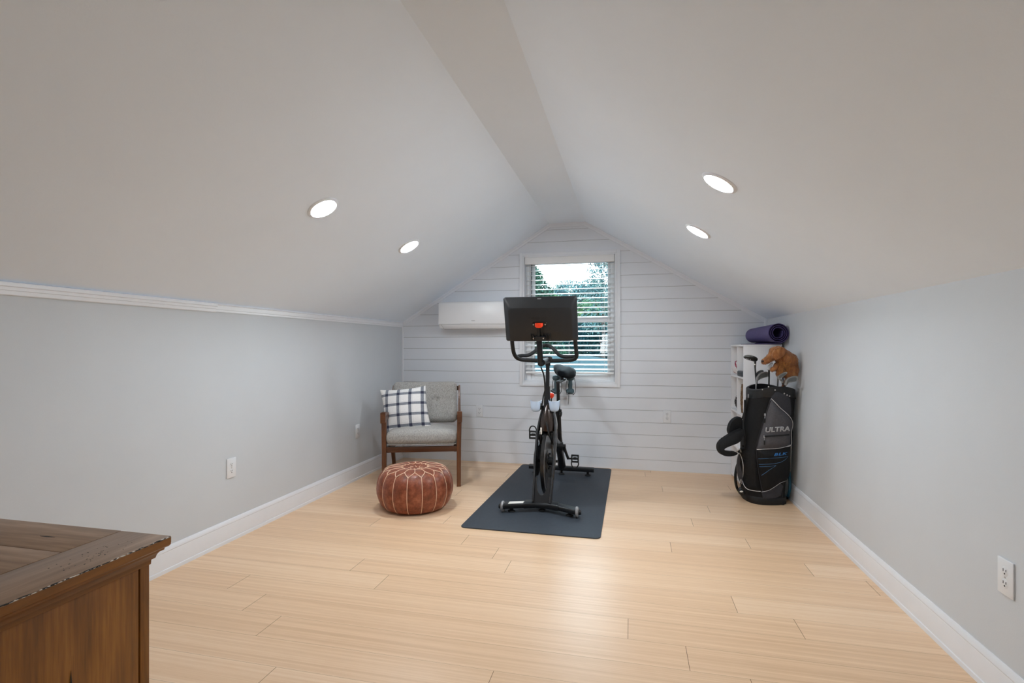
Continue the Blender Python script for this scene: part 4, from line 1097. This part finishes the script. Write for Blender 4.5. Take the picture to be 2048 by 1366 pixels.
def zpull(px, py, off, dx=0):
    p = onbag(px, py); p.y -= off; b = B(); b.box(p, (.012, .006, .018), bev=.002); b.tube([p + Vector((0, -.002, -.008)), p + Vector((dx, -.004, -.024))], .0025, 6); z = obj('zip_pull', b, M['silver'], bag, label='silver zip pull')
    b = B(); b.box(p + Vector((dx * 1.3, -.003, -.042)), (.010, .005, .030), bev=.002); obj('pull_tab', b, M['rubber'], z)
zpull(1528, 829, .014, -.003); zpull(1524.5, 872, .028)
zpull(1480.5, 960, .014)
def bag_text(txt, pxc, pyc, width_px, height_px, m, off, rise, shear=.12, name='lettering', spacing=1.0, bold=.0):
    tm = text_verts(txt, 1.0, 0, bold, shear, spacing)
    xs = [v.co.x for v in tm.verts]; ys = [v.co.y for v in tm.verts]; w = max(xs) - min(xs); h = max(ys) - min(ys); mx, my = (max(xs) + min(xs)) / 2, (max(ys) + min(ys)) / 2
    bmesh.ops.triangulate(tm, faces=tm.faces)
    bmesh.ops.subdivide_edges(tm, edges=[e for e in tm.edges if e.calc_length() > .25], cuts=2)
    for v in tm.verts:
        u = (v.co.x - mx) / w * width_px; t = (v.co.y - my) / h * height_px
        p = onbag(pxc + u, pyc - t - u * rise); v.co = Vector((p.x, p.y - off, p.z))
    r = bmesh.ops.extrude_face_region(tm, geom=tm.faces[:])
    for v in [g for g in r['geom'] if isinstance(g, bmesh.types.BMVert)]: v.co.y -= .0015
    bb = B(); bb.bm.free(); bb.bm = tm; return obj(name, bb, m, pk if txt == 'ULTRA' else pl_, smooth=False, label=('silver lettering' if txt == 'ULTRA' else 'blue lettering'))
bag_text('ULTRA', 1551.5, 857.3, 49, 10.0, M['bagtxt'], .0275, .06, .10, bold=.035)
bag_text('BLK', 1557.8, 906.5, 27, 5.4, M['bluetxt'], .0265, .09, .25, spacing=1.15, bold=.03)
b = B(); line(b, [(1513, 916), (1535, 915), (1552, 914), (1572, 911), (1566, 918), (1557, 923), (1545, 925.5), (1514, 927)], .0013, .0275, smooth=False); line(b, [(1515, 931.5), (1535, 931), (1548.5, 929), (1535, 938), (1519, 949)], .0013, .0275, smooth=False)
obj('arrow_print', b, M['blueline'], pl_, label='blue angular line print')
for px, py in ((1504, 784), (1524, 779), (1536, 773.5), (1549, 780), (1567.5, 787), (1573, 790), (1578, 792)):
    p = onbag(px, py); b = B(); b.ell(p + Vector((0, -.008, 0)), (.0055, .004, .0055), u=10, v=6); obj('rivet', b, M['silver'], bag)
# padded shoulder strap looping out on the left
def smooth(P):
    P = [Vector((x, y, 0)) for x, y in P]; return [(p.x, p.y) for p in bez(P[-2:] + P + P[:2], 3)[6:-6][:-1]] if False else [(q.x, q.y) for i in range(len(P)) for q in (P[i] * .75 + P[i - 1] * .25, P[i] * .75 + P[(i + 1) % len(P)] * .25)]
b = B(); A_ = [(1464, 842), (1478, 833), (1485, 836), (1487, 848), (1488, 864), (1471, 874), (1459, 870), (1458, 858)]
b.prism([bl(x, y, 3.82) for x, y in smooth(smooth(A_))], (0, .045, 0), bev=.012); st = obj('shoulder_strap', b, M['bagblk'], bag, ang=50)
b = B(); B_ = [(1487.5, 856), (1489, 866), (1486, 877), (1478, 886), (1463, 891.5), (1452, 896), (1447.5, 899.5), (1452, 902.5), (1462, 904), (1475, 904.5), (1476, 909.5), (1462, 913.5), (1447, 912), (1440, 906), (1436.8, 896), (1440, 884), (1460, 870)]
b.prism([bl(x, y, 3.765) for x, y in smooth(smooth(B_))], (0, .05, 0), bev=.010); obj('strap_pad', b, M['bagblk'], st, ang=50)
b = B(); b.tube(bez([bl(1476, 905, 3.79), bl(1480, 899, 3.79), bl(1486, 897, 3.80), bl(1491, 892, 3.80)], 4), .006, 8); b.tube(bez([bl(1485, 838, 3.83), bl(1490, 822, 3.82), bl(1494, 806, 3.80), bl(1498, 795, 3.79)], 4), .008, 8)
b.tube(bez([bl(1490, 800, 3.80), bl(1489, 830, 3.81), bl(1487, 850, 3.81), bl(1490, 880, 3.80), bl(1489, 893, 3.80)], 4), .0075, 8); obj('strap_webbing', b, M['rubber'], st)
b = B(); b.tube(bez([bl(1472, 906, 3.775), bl(1475, 901, 3.76), bl(1480, 899, 3.76), bl(1482, 904, 3.775)], 4), .004, 8); b.box(bl(1497, 792, 3.775), (.008, .008, .028), bev=.002); obj('buckle', b, M['silver'], st)
# stand legs on the right with their hinge
for q, (pa, pb) in enumerate((((1573, 800), (1564.5, 999)), ((1577, 800), (1568, 999.5)))):
    p0, p1 = bl(*pa, 3.722 + q * .02), bl(*pb, 3.745 + q * .02); p1.z = .016
    b = B(); b.tube([p0, p0.lerp(p1, .5), p1], .0045, 8); lg = obj('stand_leg', b, M['mattblk'], bag)
    b = B(); b.lathe([(.012, -.0155), (.015, -.010), (.013, .004), (.007, .014)], 12, p1); obj('rubber_foot', b, M['rubber'], lg)
b = B(); b.box(bl(1574, 797, 3.735), (.050, .03, .045), bev=.008); b.box(bl(1575, 815, 3.735), (.018, .02, .12), bev=.005); b.tube([bl(1571, 800, 3.72), bl(1580, 830, 3.74)], .006, 8); obj('stand_hinge', b, M['mattblk'], bag)
b = B(); b.ell(bl(1483, 984, 3.80), (.022, .03, .022), u=14, v=10); b.tube(bez([bl(1481, 975, 3.79), bl(1479, 982, 3.78), bl(1484, 991, 3.79)], 4), .008, 8); obj('side_loop', b, M['mattblk'], bag)
b = B(); b.ell(bl(1482.5, 983, 3.775), (.014, .006, .006), u=12, v=8); obj('white_clip', b, M['label'], bag, label='white clip')

# ------------------------------------------------------------------ golf clubs
CL = 'golf clubs standing in the bag'
def club_root(p, label):
    w = bag.matrix_basis if False else Matrix.LocRotScale(bag.location, bag.rotation_euler, None)
    g = w @ Vector((p[0], p[1], .80)); return tag(empty('golf_club', g, TH), label, 'golf club', CL), Vector((p[0], p[1], .80))
def iron(label, shaft, head, d, thick=.014, m='iron', hos=None, dlow=None):
    """shaft: px path from inside the bag up to the hosel; head: px outline of the blade"""
    dw = dlow or d; P = [bl(x, y, dw + (d - dw) * (i / (len(shaft) - 1)) ** 2) for i, (x, y) in enumerate(shaft)]; low_ = bl(*shaft[0], dlow or d); low_.z = .815
    t, o0 = club_root(P[0], label)
    b = B(); b.tube([low_ - o0] + [p - o0 for p in P[1:]], [.0052] * (len(P) - 1) + [.0065], 10); obj('shaft', b, M[hos or 'silver'], t)
    b = B(); b.prism([bl(x, y, d) - o0 + Vector((0, -thick / 2, 0)) for x, y in head], (0, thick, 0), bev=thick * .3); h = obj('club_head', b, M[m], t, ang=35)
    c = sum(((bl(x, y, d) - o0) for x, y in head), Vector()) / len(head)
    b = B(); b.prism([c + (bl(x, y, d) - o0 - c) * .72 + Vector((0, -thick / 2 - .0008, 0)) for x, y in head], (0, .002, 0)); obj('face_groove_panel', b, M['drivergrey'] if m == 'iron' else M['silver'], h, smooth=False)
    return t
# driver
t, o0 = club_root(bl(1513, 783, 3.80), 'tall black driver with a grey crown rising highest on the left of the golf bag')
b = B(); p0 = bl(1513, 785, 3.80); p0.z = .815
b.tube([p0 - o0, bl(1511.8, 760, 3.80) - o0, bl(1510.3, 735, 3.80) - o0, bl(1510.5, 722, 3.80) - o0], [.0048, .0048, .0056, .0075], 10); obj('shaft', b, M['mattblk'], t)
b = B(); b.cyl(bl(1509.8, 730, 3.80) - o0, bl(1509.6, 727.5, 3.80) - o0, .0064, n=12); obj('ferrule', b, M['label'], t, label='white ferrule')
b = B()
sect = [(1487.5, 714, .004, .006), (1490, 713.5, .016, .022), (1495, 713.8, .024, .034), (1501, 714.8, .028, .042), (1507, 716.5, .028, .042), (1511.5, 718, .022, .032), (1513.2, 719.5, .008, .012)]
secs = []
for px, py, hz, hy in sect:
    c = bl(px, py, 3.81) - o0; sec = []
    for k in range(20):
        a = 2 * PI * k / 20; s_ = math.sin(a); sec.append((c.x, c.y + hy * math.cos(a), c.z + hz * s_ * (.62 if s_ > 0 else .85)))
    secs.append(sec)
b.loft(secs)
for f in b.bm.faces: f.material_index = 1 if f.calc_center_median().z > (bl(1500, 713.8, 3.81) - o0).z + .002 else 0
hd = obj('club_head', b, [M['mattblk'], M['drivergrey']], t, ang=50)
b = B()
for px, py in ((1496, 718.2), (1500.5, 719.2), (1493, 717)): b.ell(bl(px, py, 3.775) - o0, (.005, .003, .003), u=8, v=6)
obj('sole_weight', b, M['silver'], hd)
iron('large steel iron with a broad grey face at the left front of the golf bag', [(1512, 775), (1512.6, 762), (1514, 754.5)], [(1511.6, 762), (1512.6, 754), (1517, 748.5), (1524, 744.5), (1532, 743.2), (1537, 745), (1538, 750), (1536, 753.5), (1525, 755), (1518.5, 757.5), (1515.5, 762.5)], 3.79)
iron('dark hybrid club head peeking out behind the left iron', [(1513.8, 772), (1513.2, 752), (1515, 746)], [(1512.6, 750), (1514.5, 745), (1519, 741.5), (1524, 740.3), (1526.5, 742), (1524, 744.5), (1518, 748), (1514.5, 751)], 3.86, .03, 'mattblk', 'mattblk')
iron('pale iron with its head tucked in the mouth of the plush dog cover', [(1537.5, 775), (1538.2, 755), (1538, 741)], [(1534.6, 737), (1536.2, 731.5), (1540.5, 727), (1544.5, 724.5), (1546, 727), (1543, 732), (1539, 737.5), (1537.5, 741), (1535.2, 740)], 3.672, .016, 'ironwhite', 'mattblk', 3.74)
iron('slim steel iron in the middle of the bag with a bright upright neck', [(1555, 778), (1555.4, 768), (1556, 756)], [(1554, 757), (1555, 752.5), (1561, 748), (1568, 744.5), (1573.5, 743.6), (1574.5, 746.5), (1568.5, 752), (1560.5, 756), (1558, 759)], 3.585, .012, 'iron', 'ironwhite', 3.765)
iron('small wedge with a thin curved neck right of the middle of the bag', [(1565.5, 776), (1565.3, 768), (1564, 763)], [(1558.5, 759.5), (1561, 757.5), (1564, 758.5), (1566, 762), (1566.5, 766.5), (1564.6, 766.5), (1563.5, 763), (1561, 761.5)], 3.592, .010, 'iron', None, 3.80)
iron('wide bottomed wedge at the right edge of the golf bag by the wall', [(1568, 782), (1569.5, 772), (1571.5, 764.5)], [(1568, 770), (1570.5, 761), (1575.5, 755.5), (1583, 752.6), (1592, 751.6), (1596, 753.5), (1596.5, 758), (1594.8, 762.5), (1578, 764.2), (1573.5, 766), (1571.5, 772)], 3.575, .014, 'iron', None, 3.735)

# ------------------------------------------------------------------ plush dog head cover
DD = 3.660
dl = Matrix.LocRotScale(bag.location, bag.rotation_euler, None) @ bl(1578, 756, DD)
dog = tag(empty('plush_dog', dl, TH), 'golden brown plush dog club cover drooping over the golf bag', 'plush toy')
do = bl(1578, 756, DD)
def dp(px, py, dd=0): return bl(px, py, DD + dd) - do
b = B(); q = FPX / DD
def blob(px, py, rx, rz, ry, rot=0, dd=0): b.ell(dp(px, py, dd), (rx / q, ry / q, rz / q), Euler((0, math.radians(rot), 0)), 24, 16)
blob(1556, 705, 17.5, 13, 15, 8)          # skull
blob(1543, 714, 11, 8.0, 9, -22); blob(1534.5, 719.5, 8.5, 7.2, 8, -30); blob(1529, 723, 6.0, 5.8, 6.5, -30)   # muzzle
blob(1548, 737, 8.5, 4.6, 7, -38); blob(1555, 730, 8, 6, 8, -30)                 # lower jaw
blob(1567.5, 715, 17.5, 16, 17, 20); blob(1577, 724, 17, 19, 17, 20); blob(1581, 738, 15, 18, 15, 0); blob(1580, 748, 14, 11, 14, 0)   # neck, body
blob(1562, 738, 9, 13, 10, 10); blob(1560, 748, 7.5, 7, 9, 0)
fur_n = lambda co: .0035 * noise.noise(co * 60) + .002 * noise.noise(co * 140)
body = remesh_blob('body', b, M['fur'], .0045, dog, 5, fur_n)
def tufts(name, src, n, ln, m, parent, down=Vector((0, -.2, -1)), sel=None, seed=1, w=.0022):
    random.seed(seed); me = src.data; polys = [p for p in me.polygons if (sel is None or sel(p.center))]
    b = B()
    for _ in range(n):
        p = random.choice(polys); c = p.center; nn = p.normal
        d = (nn * .55 + down * .8 + Vector((random.uniform(-.4, .4), random.uniform(-.4, .4), random.uniform(-.3, .3)))); d = d.normalized() * ln * random.uniform(.6, 1.2)
        s = nn.cross(d).normalized() * w; b0 = c - nn * .001
        v = [b.bm.verts.new(x) for x in (b0 - s, b0 + s, b0 + d, b0 + nn * w)]
        b.bm.faces.new((v[0], v[1], v[2])); b.bm.faces.new((v[1], v[3], v[2])); b.bm.faces.new((v[3], v[0], v[2]))
    return obj(name, b, m, parent, smooth=False)
tufts('fur_coat', body, 9000, .0085, M['fur'], body, w=.0011)
b = B(); earP = [(1544.5, 711), (1547.5, 703), (1553, 696.5), (1561, 693.5), (1567.5, 694.5), (1571.5, 699), (1572.5, 706), (1568.5, 712), (1561, 716.5), (1553, 719.5), (1547.5, 717.5)]
ep = [dp(x, y, -.062 - (.006 if 1548 < x < 1568 else 0)) for x, y in earP]
b.prism(ep, (0, .020, 0), bev=.006, seg=3); ear = obj('ear', b, M['fur'], dog, ang=80); tufts('fur_coat', ear, 2200, .006, M['fur'], ear, seed=4, w=.0010)
b = B(); b.ell(dp(1525.2, 722.5, -.006), (.0085, .013, .0085), u=14, v=10); obj('nose', b, M['furnose'], dog)
tufts('chest_tuft', body, 260, .016, M['furlight'], body, down=Vector((-.1, -.25, -1)), sel=lambda c: dp(1553, 0).x < c.x < dp(1572, 0).x and dp(0, 748).z < c.z < dp(0, 722).z and c.y < -.01, seed=9, w=.0014)
b = B(); nk = dp(1582, 752, .02); b.tube([nk, nk + Vector((-.004, .03, -.02)), Vector((dp(1580, 780).x, .12, .83 - do.z))], [.024, .018, .010], 12); obj('cover_sleeve', b, M['fur'], dog)

# ------------------------------------------------------------------ rackets tucked behind the bag
def racket(label, loc, rz, tilt, fr, rw_, rh_, extra=None, yv=0):
    t = tag(empty('tennis_racket', loc), label, 'racket'); t.rotation_euler = (tilt, 0, rz)
    b = B(); n = 40; cz = rh_ + .012
    b.tube([(rw_ * math.sin(2 * PI * k / n), 0, cz + rh_ * math.cos(2 * PI * k / n)) for k in range(n)], .010, 8, closed=True, ref=(0, 1, 0)); obj('frame', b, fr, t)
    b = B()
    for i in range(-8, 9):
        x = i * rw_ / 9; h_ = rh_ * math.sqrt(1 - (x / rw_) ** 2); b.tube([(x, .0008, cz - h_), (x, .0008, cz + h_)], .0009, 4)
    for i in range(-11, 12):
        z = i * rh_ / 12; w_ = rw_ * math.sqrt(1 - (z / rh_) ** 2); b.tube([(-w_, -.0008, cz + z), (w_, -.0008, cz + z)], .0009, 4)
    obj('string_bed', b, M['string'], t)
    b = B()
    for s in (-1, 1): b.tube([(s * rw_ * .55, 0, cz + rh_ * .84), (s * .012, 0, cz + rh_ + .09)], .008, 8)
    b.cyl((0, 0, cz + rh_ + .08), (0, 0, cz + rh_ + .15), .013, n=10); obj('throat', b, fr, t)
    b = B(); b.cyl((0, 0, cz + rh_ + .15), (0, 0, cz + rh_ + .30), .0155, n=8); obj('grip', b, M['rubber'], t)
    b = B(); b.tube([((rw_ + .004) * math.sin(a), 0, cz + (rh_ + .004) * math.cos(a)) for a in [PI - .6 + 1.2 * k / 10 for k in range(11)]], .009, 8, ref=(0, 1, 0)); obj('bumper', b, extra or M['rubber'], t, label='bumper strip')
    return t
pr1 = FV * 4.035 + RV * ((1484 - 1024) / FPX * 4.035)
racket('racket with white strings standing head down behind the left side of the golf bag', (pr1.x, pr1.y, .0), TH + math.radians(38), math.radians(0), M['mattblk'], .100, .128, M['yellow'])
racket('teal rimmed racket standing between the golf bag and the right wall', (1.141, 4.262, .0), PI / 2, math.radians(0), M['teal'], .102, .128)

# ------------------------------------------------------------------ wooden cabinet at the lower left
CZ, CXR, CYB, CXL, CYF = .780, -.877, .832, -2.20, .300
cab = tag(empty('wooden_cabinet', (-1.5, .56, 0)), 'brown stained wooden cabinet with distressed plank top in the near left corner', 'cabinet')
def rect(i, z): return [(CXR - i, CYF + i, z), (CXR - i, CYB - i * .19, z), (CXL + i, CYB - i * .19, z), (CXL + i, CYF + i, z)]
b = B(); b.loft([rect(.042, .7235), rect(.040, .7235), rect(.039, .733), rect(.031, .736), rect(.028, .743), rect(.0215, .750), rect(.0135, .7525), rect(.0125, .757), rect(.004, .760), rect(.001, .763), rect(.0, .768), rect(.0, .777), rect(.002, .7785)]); objw('cornice', b, M['oaky'], cab, ang=25)
bw = .120
b = B(); b.box2((CXR - bw, CYF, .7765), (CXR + .0006, CYB, CZ), bev=.0015); top_ = objw('top_border', b, M['topy'], cab)
y = CYB; k = 0
while y > CYF + .01:
    y2 = max(CYF, y - .1125); b = B(); b.box2((CXL, y2 + .0012, .7765), (CXR - bw - .0016, y, CZ), bev=.0008); objw('top_plank', b, M['topx'], cab); y = y2; k += 1
b = B(); b.box2((CXL, CYF, .775), (CXR - .01, CYB - .004, .7785)); objw('groove', b, M['blackgap'], cab, smooth=False)
b = B(); random.seed(12)
for _ in range(46):
    t = random.random() ** .7; yy = CYF + (CYB - CYF) * (.45 + .55 * t); b.ell((CXR + .0004, yy, CZ - .0006 - random.random() * .0012), (.0010, random.uniform(.0012, .005), .0007), u=6, v=4)
b2 = B()
for _ in range(70):
    yy = CYF + (CYB - CYF) * random.random(); b2.ell((CXR + .0002, yy, CZ - .0004 - random.random() * .0016), (.0012, random.uniform(.003, .011), .0009), u=6, v=4)
for _ in range(40):
    b2.ell((CXR - random.uniform(.02, .075), random.uniform(.66, .79), CZ), (random.uniform(.0006, .0016), random.uniform(.0006, .002), .0003), u=6, v=4)
objw('worn_fleck', b, M['label'], cab, label='pale worn flecks along the edge'); objw('worn_mark', b2, M['blackgap'], cab)
px_ = CXR - .043
yst = atX(299, 1200, px_).y; yg = atX(279.5, 1200, px_).y
b = B(); b.box2((px_ - .03, yg + .0012, 0), (px_, yst, .724), bev=.0015); objw('corner_post', b, M['oakz'], cab)
b = B(); b.box2((px_ - .02, CYF + .043, .02), (px_ - .0012, yg - .0012, .724), bev=.0008); objw('end_panel', b, M['oakz'], cab)
b = B(); b.box2((CXL + .04, CYF + .045, .01), (px_ - .018, yst - .003, .7235)); objw('carcass', b, M['oakz'], cab, smooth=False)
sp = atX(142, 1341, px_); 
b = B(); b.prism([(px_ - .0004, sp.y, sp.z), (px_ - .0004, sp.y + .0022, sp.z - .03), (px_ - .0004, sp.y + .001, sp.z - .075), (px_ - .0004, sp.y - .0015, sp.z - .03)], (.0006, 0, 0)); objw('grain_split', b, M['blackgap'], cab, smooth=False)
tp = at(80, 1072, 1)
def onz(u, v, z): d = ray(u, v); return CAM + d * ((z - HC) / d.z)
a_, c_ = onz(80, 1072, CZ), onz(110, 1074.5, CZ); b = B(); b.prism([a_, (a_ + c_) / 2 + Vector((0, .002, 0)), c_, (a_ + c_) / 2 - Vector((0, .002, 0))], (0, 0, .0004)); objw('grain_split', b, M['blackgap'], cab, smooth=False)

# ------------------------------------------------------------------ outside the window
b = B(); b.prism([(-60, 5.3, -3.4), (60, 5.3, -3.4), (60, 120, -3.4), (-60, 120, -3.4)], (0, 0, .2)); struct(obj('ground', b, M['lawn'], smooth=False), 'green lawn outside the window', 'ground')
dw = tag(empty('driveway', (0, 13, -3.2)), 'pale concrete driveway rising beyond the neighbouring roof', 'driveway'); dw['kind'] = 'structure'
b = B(); b.prism([(-4, 12.5, -3.3), (9, 12.5, -3.3), (9, 40, .50), (-7, 40, .50)], (0, 0, .05)); objw('surface', b, M['drive'], dw, smooth=False)
hs = tag(empty('house', (-4, 9.5, -3.2)), 'low neighbouring house with a slate teal hipped roof', 'house')
rA = at(1163, 709.5, 11.5); rB = at(1262, 752, 7.6)
b = B(); zr, ze = rA.z, rB.z
e0, e1_, e2_, e3 = (-9, 7.6, ze), (rB.x, 7.6, ze), (rB.x, 14.4, ze), (-9, 14.4, ze); ra, rb_ = (rA.x, 11.5, zr), (-9, 11.5, zr)
b.poly([e0, e1_, ra, rb_]); b.poly([e1_, e2_, ra]); b.poly([e2_, e3, rb_, ra]); b.poly([e0, e3, e2_, e1_]); b.poly([e0, rb_, e3]); objw('roof', b, M['roofout'], hs, smooth=False)
b = B(); b.box2((-8.8, 7.9, -3.2), (rB.x - .3, 14.1, ze)); objw('wall', b, M['wallout'], hs, smooth=False)
def tree(label, base, blobs, m, n, ls, seed, group='trees outside the window', dens=1):
    random.seed(seed); t = tag(empty('tree', base), label, 'tree', group)
    b = B()
    n *= 6; ls *= .38
    for _ in range(n):
        cx, cy, cz, rx, ry, rz = random.choice(blobs)
        d = Vector((random.gauss(0, 1), random.gauss(0, 1), random.gauss(0, 1))).normalized() * random.random() ** .33
        c = Vector((cx + d.x * rx, cy + d.y * ry, cz + d.z * rz)); a = Vector((random.gauss(0, 1), random.gauss(0, 1), random.gauss(0, 1))).normalized(); e = a.orthogonal().normalized(); f = a.cross(e); s = ls * random.uniform(.6, 1.3)
        b.poly([c - e * s, c + f * s * .5, c + e * s, c - f * s * .5])
    obj('crown', b, m, t, smooth=False)
    zt = max(q[2] for q in blobs); b = B(); b.tube([(0, 0, 0), (.1, 0, zt * .5), (0, 0, zt)], [.05, .035, .015], 8)
    for q in blobs[:5]: b.tube([(.05, 0, q[2] * .55), (q[0] * .6, q[1] * .6, q[2] * .85), (q[0], q[1], q[2])], [.02, .014, .008], 6)
    obj('trunk', b, M['bark'], t); return t
def gp(u, Y, z=-3.2): p = at(u, 693, Y); return (p.x, Y, z)
def H_(v, Y, u=1140): return at(u, v, Y).z + 3.2
Y = 16; w = 1.0
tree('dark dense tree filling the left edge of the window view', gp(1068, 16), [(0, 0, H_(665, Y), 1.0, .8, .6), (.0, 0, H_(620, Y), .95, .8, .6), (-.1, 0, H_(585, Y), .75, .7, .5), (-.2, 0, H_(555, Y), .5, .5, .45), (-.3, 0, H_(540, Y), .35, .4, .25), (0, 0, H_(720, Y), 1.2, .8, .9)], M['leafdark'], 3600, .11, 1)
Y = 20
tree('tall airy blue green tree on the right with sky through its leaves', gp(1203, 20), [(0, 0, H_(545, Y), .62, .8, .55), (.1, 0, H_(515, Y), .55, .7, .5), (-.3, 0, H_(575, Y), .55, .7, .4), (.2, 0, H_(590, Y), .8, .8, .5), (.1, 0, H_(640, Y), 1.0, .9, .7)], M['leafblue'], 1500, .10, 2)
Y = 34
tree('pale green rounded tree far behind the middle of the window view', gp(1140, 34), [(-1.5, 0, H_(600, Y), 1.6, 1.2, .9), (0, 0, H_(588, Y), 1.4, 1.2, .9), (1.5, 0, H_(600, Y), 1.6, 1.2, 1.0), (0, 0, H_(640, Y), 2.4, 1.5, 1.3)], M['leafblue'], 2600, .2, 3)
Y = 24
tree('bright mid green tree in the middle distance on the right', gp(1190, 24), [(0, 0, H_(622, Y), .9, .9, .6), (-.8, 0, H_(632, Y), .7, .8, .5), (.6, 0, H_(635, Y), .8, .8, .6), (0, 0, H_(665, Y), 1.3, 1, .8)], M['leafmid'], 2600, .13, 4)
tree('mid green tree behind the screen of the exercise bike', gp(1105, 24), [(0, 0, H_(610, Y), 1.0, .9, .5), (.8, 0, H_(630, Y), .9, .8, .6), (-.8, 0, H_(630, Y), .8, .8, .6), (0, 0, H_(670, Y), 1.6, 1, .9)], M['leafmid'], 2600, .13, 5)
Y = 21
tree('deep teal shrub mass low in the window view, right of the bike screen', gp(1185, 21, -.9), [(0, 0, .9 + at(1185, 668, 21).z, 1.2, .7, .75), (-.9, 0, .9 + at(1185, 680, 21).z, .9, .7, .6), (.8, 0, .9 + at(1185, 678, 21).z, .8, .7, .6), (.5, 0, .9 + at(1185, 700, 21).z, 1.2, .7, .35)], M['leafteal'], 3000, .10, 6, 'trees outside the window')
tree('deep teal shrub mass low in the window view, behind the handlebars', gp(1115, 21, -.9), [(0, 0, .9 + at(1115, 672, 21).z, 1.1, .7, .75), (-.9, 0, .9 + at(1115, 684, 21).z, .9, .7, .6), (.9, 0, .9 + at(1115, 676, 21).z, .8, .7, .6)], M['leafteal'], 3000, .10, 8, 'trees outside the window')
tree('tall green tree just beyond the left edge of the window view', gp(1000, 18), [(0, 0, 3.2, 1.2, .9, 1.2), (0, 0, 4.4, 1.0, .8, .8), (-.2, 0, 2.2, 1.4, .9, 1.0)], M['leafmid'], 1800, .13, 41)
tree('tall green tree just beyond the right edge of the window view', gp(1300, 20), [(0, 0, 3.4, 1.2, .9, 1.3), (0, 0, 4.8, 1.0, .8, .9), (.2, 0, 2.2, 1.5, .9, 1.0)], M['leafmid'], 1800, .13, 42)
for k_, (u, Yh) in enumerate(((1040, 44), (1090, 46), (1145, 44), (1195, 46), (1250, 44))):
    tree(('hazy far tree at the left end of the distant line', 'hazy far tree second in the distant line', 'hazy far tree in the middle of the distant line', 'hazy far tree fourth in the distant line', 'hazy far tree at the right end of the distant line')[k_], gp(u, Yh, -.5), [(0, 0, H_(650, Yh) - 2.7, 2.4, 1.4, 2.0), (0, 0, H_(690, Yh) - 2.7, 2.6, 1.4, 1.6), (.4, 0, H_(618, Yh) - 2.7, 1.8, 1.2, 1.0)], M['leafteal'] if k_ % 2 else M['leafmid'], 2600, .26, 20 + k_)

# ------------------------------------------------------------------ light from the sky and a high sun behind the house
W = bpy.data.worlds.new('sky'); S.world = W; W.use_nodes = True
nt = W.node_tree; bg = nt.nodes['Background']; tc = nt.nodes.new('ShaderNodeTexCoord'); sx = nt.nodes.new('ShaderNodeSeparateXYZ'); rp = nt.nodes.new('ShaderNodeValToRGB')
nt.links.new(tc.outputs['Generated'], sx.inputs[0]); nt.links.new(sx.outputs['Z'], rp.inputs['Fac']); nt.links.new(rp.outputs['Color'], bg.inputs['Color'])
rp.color_ramp.elements[0].color = (.88, .96, 1, 1); rp.color_ramp.elements[0].position = 0; rp.color_ramp.elements[1].color = (.62, .82, 1, 1); rp.color_ramp.elements[1].position = .8
bg.inputs['Strength'].default_value = 9.0
sun = bpy.data.lights.new('sun', 'SUN'); sun.energy = 7.0; sun.angle = .05; sun.color = (1, .97, .9); so = bpy.data.objects.new('sun', sun); COL.objects.link(so); so.rotation_euler = (math.radians(42), 0, math.radians(-25))
pl = bpy.data.lights.new('window_portal', 'AREA'); pl.shape = 'RECTANGLE'; pl.size = WX1 - WX0; pl.size_y = WZ1 - WZ0; pl.cycles.is_portal = True
po = bpy.data.objects.new('window_portal', pl); COL.objects.link(po); po.location = ((WX0 + WX1) / 2, YB + .14, (WZ0 + WZ1) / 2); po.rotation_euler = (-PI / 2, 0, 0)
pl2 = pl.copy(); pl2.size = RW[1] - RW[0]; pl2.size_y = RW[3] - RW[2]
po2 = bpy.data.objects.new('window_portal', pl2); COL.objects.link(po2); po2.location = ((RW[0] + RW[1]) / 2, YF - .14, (RW[2] + RW[3]) / 2); po2.rotation_euler = (PI / 2, 0, 0)

# ------------------------------------------------------------------ view
S.view_settings.view_transform = 'Standard'; S.view_settings.look = 'None'; S.view_settings.gamma = 1; S.view_settings.use_curve_mapping = False
S.view_settings.exposure = 0.57
try:
    S.cycles.use_denoising = True; S.cycles.denoiser = 'OPENIMAGEDENOISE'
    S.cycles.max_bounces = 12; S.cycles.diffuse_bounces = 7; S.cycles.glossy_bounces = 4; S.cycles.transparent_max_bounces = 12
    S.cycles.sample_clamp_indirect = 8; S.cycles.caustics_reflective = False; S.cycles.caustics_refractive = False
except Exception: pass
